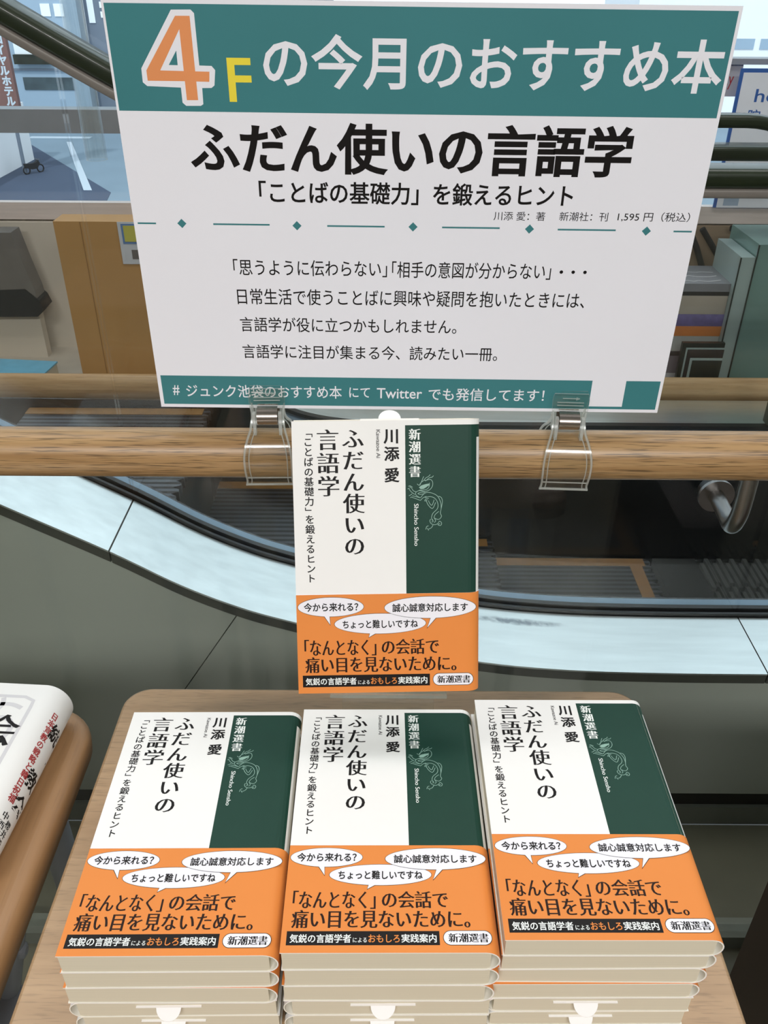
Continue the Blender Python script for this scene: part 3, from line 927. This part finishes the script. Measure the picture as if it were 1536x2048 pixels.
for xc, yy in ((-174.1, 4.3), (-88.2, 3.7), (-1.5, 3.9), (85.6, 3.4), (173.1, 3.0)):
    P.poly([(xc - 3.4, yy), (xc, yy - 3.4), (xc + 3.4, yy), (xc, yy + 3.4)], 'poster_teal', 1)
for s, xa, xb, ya, yb in (('「思うように伝わらない」', -138.5, -20.5, -34.6, -21.9), ('「相手の意図が分からない」', -16.6, 105.5, -35.0, -22.1), ('日常生活で使うことばに興味や疑問を抱いたときには、', -137.5, 134.8, -57.8, -44.8),
                          ('言語学が役に立つかもしれません。', -137.1, 35.6, -80.3, -68.0), ('言語学に注目が集まる今、読みたい一冊。', -137.0, 70.2, -103.3, -91.2)):
    P.text(s, xa, xb, ya, yb, 'ink_black', (0.003, 0.003), 2)
for xc in (113.5, 122.6, 131.7):
    P.ellipse(xc, -28.8, 1.35, 1.35, 'ink_black', 2, 16)
P.rect(-207.0, 207.5, -145.6, -119.5, 'poster_teal', 1)
for s, xa, xb, ya, yb in (('#', -198.3, -192.7, -137.4, -128.3), ('ジュンク池袋のおすすめ本', -187.1, -57.0, -138.9, -127.3), ('にて', -50.8, -33.5, -137.6, -128.4),
                          ('Twitter', -27.7, 10.2, -138.1, -128.6), ('でも発信してます！', 15.6, 112.5, -139.6, -127.9)):
    P.text(s, xa, xb, ya, yb, 'poster_paper', (0.008, 0.008), 2)
P.rect(151.0, 179.0, -143.2, -116.5, 'poster_paper', 2)
MG = Matrix.Rotation(-0.0019, 4, 'Z') @ Matrix.Rotation(math.pi / 2 + 0.0252, 4, 'X') @ Matrix.Rotation(-0.0057, 4, 'Z')
MG.translation = Vector((0.0218, 0.6516, D(-0.1666)))
ps.matrix_world = MG
p.build('sheet', ps)

# ------------------------------------------------------------------ clear clips between rail and poster
def sign_clip(label, x, ztop, yaw):
    c = thing('sign_clip', label, 'clip', (x, 0.652, D(ztop)), (0, 0, yaw), 'clear clips under the poster')
    def jaw(sgn, name):
        pts = [(-2.2, 16, 14.0), (-2.2, 10, 15.2), (-2.4, 0, 14.6), (-4.2, -8, 13.8), (-9.5, -17, 14.8), (-17, -24, 17.6), (-22, -31, 19.6), (-24.6, -39, 20.6), (-24.6, -48, 20.6), (-22.5, -56, 20.2), (-20.5, -61, 20.0), (-20.0, -66, 20.8)]
        P3 = smooth([(a, b, w) for a, b, w in pts], 3)
        mb = MB()
        f1, f2 = [], []
        n = len(P3)
        for i, (y, z, w) in enumerate(P3):
            a, b = P3[max(i - 1, 0)], P3[min(i + 1, n - 1)]
            t_ = Vector((b[0] - a[0], b[1] - a[1])).normalized()
            ny, nz = t_.y, -t_.x
            f1.append((y, z, w)); f2.append((y + ny * 1.6, z + nz * 1.6, w))
        def q(s, x_):
            return mm(x_ * s[2], s[0] * sgn, s[1])
        v = []
        for row in (f1, f2):
            for s_ in row:
                v += [q(s_, -1), q(s_, 1)]
        k = 2 * n
        fs = [(2 * i, 2 * i + 1, 2 * i + 3, 2 * i + 2) for i in range(n - 1)] + [(k + 2 * i, k + 2 * i + 2, k + 2 * i + 3, k + 2 * i + 1) for i in range(n - 1)]
        mb.add(v, fs, 'clear_plastic', True)
        mb.add(v, [(2 * i, 2 * i + 2, k + 2 * i + 2, k + 2 * i) for i in range(n - 1)] + [(2 * i + 1, k + 2 * i + 1, k + 2 * i + 3, 2 * i + 3) for i in range(n - 1)] + [(0, k, k + 1, 1), (k - 2, k - 1, 2 * k - 1, 2 * k - 2)], 'clear_plastic_edge')
        for s_ in (-1, 1):
            rim = [mm(s_ * (w - 0.8), (y - 0.9) * sgn, z) for y, z, w in P3[6:]]  # rims added to show as highlights along the jaw edges
            mb.tube(rim, 0.0009, 'clear_plastic_edge', 8)
            rim = [mm(s_ * (w - 4.6), (y - 0.5) * sgn, z) for y, z, w in P3[12:]]
            mb.tube(rim, 0.0005, 'clear_plastic_edge', 6)
            mb.box(s_ * 0.0095 - 0.0025 * (s_ < 0), s_ * 0.0095 + 0.0025 * (s_ > 0), *sorted((-0.007 * sgn, -0.0125 * sgn)), -0.0225, -0.003, 'clear_plastic_edge')
        yb, zb, wb = P3[-1]
        mb.tube([mm(-wb, (yb - 0.6) * sgn, zb + 0.6), mm(wb, (yb - 0.6) * sgn, zb + 0.6)], 0.0011, 'clear_plastic_edge', 8)
        y2, z2, w2 = P3[-6]
        mb.tube([mm(-w2, (y2 - 0.8) * sgn, z2), mm(w2, (y2 - 0.8) * sgn, z2)], 0.0006, 'clear_plastic_edge', 8)
        if sgn > 0:
            for zz in (7.5, 4.8):
                mb.box(-0.011, 0.011, -0.0030, -0.0022, zz / 1000, zz / 1000 + 0.0005, 'clear_plastic_edge')
            mb.box(-0.007, 0.007, -0.0031, -0.0024, 0.0112, 0.0118, 'clear_plastic_edge')
            mb.add([mm(7.5, -3.1, 11.5), mm(4, -3.1, 13), mm(4, -3.1, 10)], [(0, 1, 2)], 'clear_plastic_edge')
        mb.build(name, c)
    jaw(1, 'front_jaw')
    jaw(-1, 'back_jaw')
    sp = MB()
    arc = [(8.8 * math.cos(a) * 1.35, -8.6 + 8.2 * math.sin(a)) for a in [math.radians(100 + 160 * k / 18) for k in range(19)]]
    arc2 = [(y * 0.93, -8.6 + (z + 8.6) * 0.93) for y, z in arc]
    full = [(y / 1000, z / 1000) for y, z in arc + arc2[::-1]]
    sp.prism_x(full, -0.0085, 0.0085, 'spring_steel', True)
    full = [(-y / 1000, z / 1000) for y, z in arc + arc2[::-1]]
    sp.prism_x(full, -0.0085, 0.0085, 'spring_steel', True)
    sp.build('spring', c)
    return c
sign_clip('clear plastic clip on the rail under the poster, left of the standing book', -0.0985, -0.3095, 0.03)
sign_clip('clear plastic clip on the rail under the poster, right of the standing book', 0.1555, -0.3125, -0.05)

# ------------------------------------------------------------------ thick white book at the left edge
tb = thing('hardback_book', 'thick white book with red and black spine writing at the left edge', 'book', (-0.279, 0.454, ZT), (0, 0, -0.06))
BT, BWW, BLL = 43.0, 150.0, 170.0       # thickness, width, length (head at +y)
def spx(a):                               # spine outline angle -90..90
    return (-17 + 19 * math.cos(a), BT / 2 + BT / 2 * math.sin(a))
arcp = [spx(math.radians(-90 + 180 * k / 24)) for k in range(25)]
outl = [(-BWW, 0)] + arcp + [(-BWW, BT)]
c = MB()
n = len(outl)
y0, y1 = -BLL / 2, BLL / 2
c.add([mm(x, y0, z) for x, z in outl] + [mm(x, y1, z) for x, z in outl], [(i, n + i, n + i + 1, i + 1) for i in range(n - 1)], 'cover_white', True)
inn = [(-BWW, 1.5)] + [(x - 1.5, 1.5 + (BT - 3) * z / BT) for x, z in arcp] + [(-BWW, BT - 1.5)]
for y, s in ((y0, 1), (y1, -1)):
    v = [mm(x, y, z) for x, z in outl] + [mm(x, y, z) for x, z in inn]
    c.add(v, [(i, i + 1, n + i + 1, n + i) for i in range(n - 1)], 'cover_white')
P = Print(c, lambda x, y, l: mm(x + 5, y, BT + 0.08 * l))
P.ribbon([(-95, 70), (-34, 70), (-25.5, 66), (-25, 58), (-25, -40), (-25, -78)], 3.2, 'print_grey', 1, False)
P.ribbon([(-70, 58), (-45, 61), (-32, 57)], 4.0, 'print_grey', 1)
P.ribbon([(-52, 68), (-50, 58), (-58, 44), (-70, 34)], 4.0, 'print_grey', 1)
P.ribbon([(-60, 40), (-42, 46), (-32, 36), (-36, 20), (-52, 8)], 4.5, 'print_grey', 1)
P.ribbon([(-60, -2), (-46, -4), (-36, -14)], 4.0, 'print_grey', 1)
P.text('会', -56, -24, 16, 49, 'ink_black', MINCHO_B, 3)
P.text('統一教', -162, -58, 17, 51, 'ink_black', MINCHO_B, 3)
P.text('日本宣教の戦略', -120, -46, -2, 5, 'ink_red', MINCHO_B, 3)
def onspine(s, y, l):                      # s = degrees up the spine
    a = math.radians(s)
    x, z = spx(a)
    nx, nz = math.cos(a) / 19, math.sin(a) / (BT / 2)
    k = math.hypot(nx, nz)
    return mm(x + nx / k * 0.08 * l, y, z + nz / k * 0.08 * l)
def spine_col(s, deg, ytop, pitch, size, mt_, w, dps):
    for i, ch in enumerate(s):
        vs, fs = glyph(ch, *w)
        cy = ytop - pitch * (i + 0.5)
        c.add([onspine(deg - (x - 0.5) * size * dps, cy + (y - 0.38) * size, 2) for x, y in vs], fs, mt_)
spine_col('日本宣教の戦略と韓日祝福', 33, 62, 7.6, 7.4, 'ink_red', (0.03, 0.02), 2.6)
spine_col('統一教会', 6, 58, 23.5, 17, 'ink_black', HEAVY, 2.6)
spine_col('中西尋子', 27, -36, 7.5, 7.0, 'ink_black', MINCHO, 2.6)
spine_col('櫻井義秀', 9, -40, 7.5, 7.0, 'ink_black', MINCHO, 2.6)
c.build('cover', tb)
MB().box((-BWW + 3) / 1000, -0.012, (y0 + 2) / 1000, (y1 - 2) / 1000, 0.0016, (BT - 1.6) / 1000, 'pages').build('page_block', tb)

# ------------------------------------------------------------------ goods on the ledge beyond the escalator
LZ = D(-0.93)
mat('card_brown', (182, 138, 82), 0.6, var=0.05, scale=4)
mat('card_dark', (150, 110, 62), 0.6)
mat('leg_grey', (112, 107, 102), 0.8, var=0.12, scale=14)
mat('dull_black', (28, 28, 32), 0.8, var=0.1, scale=14)
mat('sheet_beige', (206, 196, 182), 0.7, var=0.05, scale=4)
mat('blue_cover', (112, 178, 206), 0.35, var=0.08, scale=40)
mat('leaflet_white', (196, 200, 206), 0.5)
mat('leaflet_yellow', (188, 182, 84), 0.5)
mat('leaflet_blue', (96, 128, 176), 0.5)
def ledge_box(name, lab, cat, x0, x1, y0, y1, z0, z1, mt_, grp=None):
    o = MB().box(x0 - (x0 + x1) / 2, x1 - (x0 + x1) / 2, y0 - (y0 + y1) / 2, y1 - (y0 + y1) / 2, 0, z1 - z0, mt_).build(name, None, ((x0 + x1) / 2, (y0 + y1) / 2, z0))
    return tag(o, lab, cat, grp)
cardb = thing('cardboard_box', 'tall brown cardboard box behind the poster, left side', 'box', (-0.60, 2.07, LZ))
MB().box(-0.178, 0.30, -0.03, 0.04, 0, D(-0.502) - LZ, 'card_brown').build('carton', cardb)
MB().box(-0.116, -0.114, -0.0308, -0.03, 0, D(-0.503) - LZ, 'card_dark').build('crease', cardb)
lf = thing('leaflet', 'white leaflet with yellow and blue print stuck on the brown box', 'leaflet', (-0.585, 2.039, D(-0.60)))
MB().box(-0.043, 0.08, -0.0015, 0, 0, 0.098, 'leaflet_white').box(-0.035, 0.07, -0.0022, -0.0015, 0.048, 0.094, 'leaflet_blue').box(-0.030, 0.062, -0.003, -0.0022, 0.053, 0.090, 'leaflet_yellow').box(-0.018, 0.02, -0.0022, -0.0015, 0.012, 0.034, 'ink_grey').build('sheet', lf)
ledge_box('display_board', 'plain beige board leaning behind the grey leg shape at far left', 'board', -1.35, -0.87, 2.338, 2.352, LZ, D(-0.578), 'sheet_beige')
bg_ = thing('leg_shape', 'grey leg shape with black shoe-like bottom beside the beige board', 'shape', (-1.10, 2.26, LZ))  # taken for a reflected leg and shoe, built as a solid
b1 = MB()
b1.prism_y([(-0.22, 0.14), (0.17, 0.14), (0.165, 0.20), (0.15, 0.27), (0.135, 0.352), (-0.22, 0.352)], -0.03, 0.03, 'leg_grey')
b1.build('body', bg_)
MB().prism_y([(-0.22, 0.125), (0.16, 0.13), (0.18, 0.15), (0.172, 0.175), (0.14, 0.205), (-0.22, 0.19)], -0.034, 0.034, 'dull_black').prism_y([(-0.22, 0), (0.15, 0), (0.15, 0.126), (-0.22, 0.126)], 0.0, 0.03, 'sheet_beige').build('base', bg_)
bb = thing('picture_book', 'glossy light blue book lying on the ledge at far left', 'book', (-0.955, 2.045, LZ), (0, 0, -0.1))
MB().box(-0.11, 0.09, -0.045, 0.06, 0.052, 0.056, 'blue_cover').box(-0.11, 0.09, -0.045, 0.06, 0.0, 0.004, 'blue_cover').box(-0.11, -0.106, -0.045, 0.06, 0.004, 0.052, 'blue_cover').build('cover', bb)
MB().box(-0.105, 0.088, -0.042, 0.057, 0.004, 0.052, 'pages').build('page_block', bb)
# stack on the right, from the bottom up
cols = [('white', (196, 194, 198), 0.052, 'lowest white'), ('mauve', (122, 114, 122), 0.047, 'mauve'), ('dark', (62, 60, 64), 0.013, 'thin dark'), ('pale', (186, 186, 182), 0.040, 'pale grey'), ('orange', (220, 132, 62), 0.026, 'bright orange'),
        ('purple', (108, 96, 150), 0.031, 'purple patterned'), ('taupe', (160, 150, 138), 0.047, 'thick taupe'), ('black', (30, 29, 33), 0.010, 'thin black'), ('slate', (118, 118, 124), 0.020, 'slate grey lettered')]
z = LZ
for i, (nm, rgb, th, word) in enumerate(cols):
    mat('stock_' + nm, rgb, 0.4, var=0.25 if nm == 'purple' else 0.08, scale=60 if nm == 'purple' else 12)
    o = thing('stacked_book', f'{word} book in the pile right of the poster, beyond the escalator', 'book', (0.748 + 0.004 * (i % 3), 2.13, z), group='books piled beyond the escalator')
    cvr = MB().box(-0.12, 0.095, -0.075, 0.075, th - 0.003, th - 0.0003, 'stock_' + nm).box(-0.12, 0.095, -0.075, 0.075, 0, 0.003, 'stock_' + nm).box(-0.12, 0.095, -0.075, -0.072, 0.003, th - 0.003, 'stock_' + nm)
    if nm == 'slate':
        PC = Print(cvr, lambda x, y, l: (x / 1000, y / 1000, th + 0.0002 * l))
        for yy in (-50, -15, 20):
            PC.ribbon([(-110 + k * 14, yy + random.uniform(-7, 7)) for k in range(14)], 3.0, 'print_grey', 1)
    cvr.build('cover', o)
    MB().box(-0.118, 0.09, -0.071, 0.07, 0.003, th - 0.003, 'pages').build('page_block', o)
    z += th
mat('case_green', (112, 142, 136), 0.22, var=0.06, scale=6)
mat('case_dark', (30, 40, 40), 0.3, var=0.05)
mat('case_pale', (152, 168, 166), 0.3, var=0.05)
for (x0, x1, y0, y1, h_, mt_, lab) in ((0.844, 0.877, 2.03, 2.20, 0.357, 'case_pale', 'narrow pale grey-green file box beside the book pile'),
                                        (0.880, 1.20, 2.03, 2.22, 0.387, 'case_green', 'large dull green glass-fronted case at the right edge')):
    cs = thing('file_box', lab, 'box', ((x0 + x1) / 2, (y0 + y1) / 2, LZ))
    hx, hy = (x1 - x0) / 2, (y1 - y0) / 2
    MB().box(-hx, hx, -hy, hy, 0, h_, mt_).build('body', cs)
    MB().box(-hx - 0.003, -hx, -hy - 0.003, -hy, 0, h_, 'case_dark').box(-hx, hx, -hy - 0.002, -hy, 0.02, 0.024, 'case_dark').build('edging', cs)
fr = thing('framed_print', 'two-tier black framed print leaning before the book pile', 'frame', (0.80, 2.012, LZ))
MB().box(-0.06, 0.045, 0, 0.012, 0, 0.15, 'case_dark').build('frame', fr)
MB().box(-0.05, 0.045, -0.002, 0, 0, 0.138, 'case_pale').box(-0.046, 0.045, -0.003, -0.002, 0, 0.134, 'dull_black').box(-0.036, 0.045, -0.004, -0.003, 0, 0.112, 'case_pale').box(-0.03, 0.045, -0.005, -0.004, 0, 0.106, 'case_dark').build('mount', fr)
rk = thing('wire_rack', 'black crossed wire rack standing above the book pile', 'rack', (0.86, 2.315, LZ))
for a, b in (((-0.02, 0, 0.352), (0.095, 0, 0.20)), ((0.095, 0, 0.20), (0.12, 0, 0.0)), ((0.097, 0, 0.327), (0.044, 0, 0.238)), ((0.044, 0, 0.238), (-0.06, 0, 0.0)), ((-0.055, 0, 0.352), (0.0, 0, 0.25)), ((0.055, 0, 0.353), (0.10, 0, 0.352))):
    MB().tube([a, ((a[0] + b[0]) / 2 + 0.003, 0, (a[2] + b[2]) / 2), b], 0.008, 'dull_black', 10).build('bar', rk)
mat('card_dull', (140, 120, 100), 0.7, var=0.12, scale=7)
ledge_box('partition_board', 'dull brown board behind the black wire rack', 'panel', 0.72, 1.5, 2.342, 2.354, LZ, D(-0.578), 'card_dull')

# ------------------------------------------------------------------ things by the window
tube = thing('acrylic_tube', 'clear hanging acrylic tube at the upper left', 'tube', (-0.510, 1.60, D(-0.287)))
tb_ = MB()
ring_o, ring_i = circle(0.0185, 32), circle(0.0160, 32)
v = [(x, y, 0) for x, y in ring_o] + [(x, y, 0.9) for x, y in ring_o] + [(x, y, 0) for x, y in ring_i] + [(x, y, 0.9) for x, y in ring_i]
tb_.add(v, [(i, (i + 1) % 32, 32 + (i + 1) % 32, 32 + i) for i in range(32)], 'tube_plastic', True)
tb_.add(v, [(64 + (i + 1) % 32, 64 + i, 96 + i, 96 + (i + 1) % 32) for i in range(32)], 'clear_plastic', True)
tb_.add(v, [(i, 64 + i, 64 + (i + 1) % 32, (i + 1) % 32) for i in range(32)], 'clear_plastic_edge')
tb_.build('tube', tube)
MB().tube([(0, 0, 0.9), (0, 0, 2.9 - D(-0.287))], 0.003, 'steel_brushed', 8).build('wire', tube)

mat('sign_blue', (52, 96, 168), 0.4, var=0.04)
mat('sign_white', (228, 231, 240), 0.4, var=0.02)
mat('sign_bluegrey', (160, 178, 200), 0.4, var=0.04)
cs = thing('window_sign', 'white sign with blue border by the window at the right edge', 'sign', (0.866, 2.34, D(-0.529)))
s = MB().box(0, 0.6, 0, 0.004, 0, 0.328, 'sign_blue').box(0.008, 0.6, -0.001, 0, 0.0, 0.319, 'sign_white')
P = Print(s, lambda x, y, l: (x / 1000, -0.001 - 0.0002 * l, y / 1000))
P.text('hospital', 47, 230, 252 - 8, 283, 'sign_blue', (0.01, 0.01), 1)
P.text('院', 39, 70, 206, 237, 'sign_blue', (0.01, 0.01), 1)
P.ellipse(44, 44, 13, 18, 'sign_blue', 1, 24)
P.ellipse(44, 39, 8, 11, 'sign_white', 2, 24)
P.rect(24, 64, 5, 26, 'sign_bluegrey', 1)
P.rect(66, 300, 24, 28, 'sign_bluegrey', 1)
P.rect(150, 153, 24, 110, 'sign_bluegrey', 1)
s.build('panel', cs)
mat('tag_paper', (176, 172, 172), 0.6)
s = MB().box(-0.09, 0.03, 0, 0.003, 0, 0.075, 'tag_paper')
P = Print(s, lambda x, y, l: (x / 1000, -0.0003 * l, y / 1000))
P.text('ay', -12, 12, 16, 46, 'ink_red', (0.0, 0.0), 1)
so = s.build('notice', None, (0.862, 2.40, D(-0.27)))
tag(so, 'small grey notice with reddish letters beside the blue-bordered sign', 'notice')
gbar = MB().sweep_xz([(-0.35, D(-0.344)), (0.5, D(-0.344)), (1.6, D(-0.344))], [(2.06 + y, q) for y, q in rail_prof(0.035, 0.0155)], 'handrail_green')  # bar made up for a green line taken for a handrail's reflection
tag(gbar.build('green_bar'), 'straight dark green bar between the curved and the nearest handrail', 'guard bar')

# ------------------------------------------------------------------ outside, seen down through the window
SZ = D(-9.0)
mat('plaza', (128, 146, 160), 0.7, var=0.06, scale=0.4)
mat('asphalt', (66, 78, 100), 0.8, var=0.06, scale=0.5)
mat('road_paint', (196, 206, 216), 0.7)
mat('facade_blue', (156, 176, 194), 0.6, var=0.03, scale=0.3)
mat('facade_grey', (112, 122, 136), 0.6, var=0.04, scale=0.3)
mat('facade_white', (242, 242, 244), 0.6, var=0.02, scale=0.3)
mat('pane_sky_white', (244, 248, 252), 0.25, metal=0.0, var=0.02)  # near-white colour stands in for sky reflected in the panes
mat('pane_dark', (84, 96, 100), 0.15, metal=0.3, var=0.3, scale=1.2)
mat('sign_brown', (120, 84, 78), 0.5, var=0.04, scale=0.4)
mat('foliage_dark', (40, 46, 40), 0.9, var=0.3, scale=3)
struct(MB().box(-90, 90, 12, 140, SZ - 0.3, SZ, 'plaza').build('ground'))
rd = MB().prism_z([(-21.7, 55.4), (-13.0, 42.0), (-12.0, 36), (-30, 36), (-24, 47)], SZ, SZ + 0.02, 'asphalt')
struct(rd.build('road'))
tag(MB().prism_z([(-19.4, 55.6), (-19.1, 55.6), (-14.0, 42.4), (-14.4, 42.4)], SZ + 0.02, SZ + 0.03, 'road_paint').build('road_marking'), 'long white line painted across the street below', 'road marking', 'white street markings')
tag(MB().prism_z([(-22.2, 57.0), (-18.4, 57.0), (-18.4, 57.5), (-22.2, 57.5)], SZ, SZ + 0.03, 'road_paint').build('road_marking'), 'short white line across the top of the street below', 'road marking', 'white street markings')
b = thing('building', 'pale blue-grey office block across the street', 'building', (-23, 63, SZ))
MB().box(-25, 3.2, 0, 12, 0, 24, 'facade_blue').build('wall', b)
for x0, x1, z0, z1, mt_ in ((-1.3, 0.8, 4.1, 4.85, 'pane_sky_white'), (-1.1, 2.2, 2.05, 2.8, 'pane_dark'), (0.9, 1.5, 6.3, 7.0, 'pane_sky_white'), (1.75, 2.35, 6.3, 7.0, 'pane_sky_white')):
    w_ = MB().box(x0, x1, -0.06, 0.0, z0, z1, mt_).build('window', b)
MB().box(-1.3, 1.0, -0.5, -0.06, 3.6, 4.15, 'foliage_dark').build('planter', b)
MB().box(-25, 3.2, -0.15, 0.0, 3.2, 3.32, 'facade_grey').build('ledge', b)
b = thing('building', 'darker grey building with bright windows beside the office block', 'building', (-16, 64, SZ))
MB().box(-3.7, 12, 0, 10, 0, 24, 'facade_grey').build('wall', b)
for x0, x1, z0, z1 in ((-2.6, -1.9, 6.2, 6.55), (-2.6, -1.9, 6.75, 7.1), (-1.7, -1.3, 5.7, 6.5), (-3.4, -3.0, 5.9, 7.2)):
    MB().box(x0, x1, -0.06, 0, z0, z1, 'pane_sky_white').build('window', b)
b = thing('building', 'sunlit white building far behind the right side of the poster', 'building', (30, 63, SZ))
MB().box(-14, 22, 0, 10, 0, 22, 'facade_white').build('wall', b)
for k in range(3):
    MB().box(-8.2 + k * 2.4, -6.2 + k * 2.4, -0.06, 0, 4.7, 5.3, 'facade_blue').build('window', b)
b = thing('building', 'low white tiled building at the far left edge beside the street', 'building', (-21, 42, SZ))
MB().box(-9, 1.6, -2, 8, 0, 2.9, 'facade_white').build('wall', b)
for zz in (0.9, 1.9):
    MB().box(-9, 1.62, -2.04, -2.0, zz, zz + 0.06, 'facade_grey').build('seam', b)
hs = thing('hotel_sign', 'tall brown hanging sign with white katakana at the upper left edge', 'sign', (-18.2, 46, SZ))
sg = MB().box(-1.2, 0.12, 0, 0.3, 3.1, 9.0, 'sign_brown')
P = Print(sg, lambda x, y, l: (x, -0.01 * l, y))
for i, ch in enumerate('ロイヤルホテル'):
    vs, fs = glyph(ch, 0.05, 0.04)
    cy = 3.42 + (6 - i) * 0.445
    sg.add([P.put(-0.22 + (x - 0.5) * 0.46, cy + (y - 0.38) * 0.46, 1) for x, y in vs], fs, 'road_paint')
sg.build('board', hs)
MB().tube([(-0.3, 0.15, 0), (-0.3, 0.15, 3.2)], 0.09, 'facade_grey', 10).build('pole', hs)
mc = thing('motorcycle', 'dark parked motorcycle at the left of the street below', 'motorcycle', (-18.1, 46.3, SZ + 0.02), (0, 0, 0.9))
mc.scale = (0.6, 0.6, 0.6)
for xx in (-0.65, 0.65):
    MB().tube([(xx + 0.3 * math.cos(2 * math.pi * k / 20), 0, 0.32 + 0.3 * math.sin(2 * math.pi * k / 20)) for k in range(21)], 0.06, 'dull_black', 8).build('wheel', mc)
MB().prism_y([(-0.7, 0.5), (-0.2, 0.35), (0.3, 0.35), (0.6, 0.75), (0.5, 1.0), (0.25, 0.85), (-0.1, 0.8), (-0.8, 0.85)], -0.16, 0.16, 'dull_black').build('body', mc)
MB().tube([(0.5, -0.35, 1.1), (0.5, 0, 1.05), (0.5, 0.35, 1.1)], 0.03, 'steel_brushed', 8).build('handlebar', mc)

bpy.data.objects.remove(_to)
bpy.data.curves.remove(_tc)
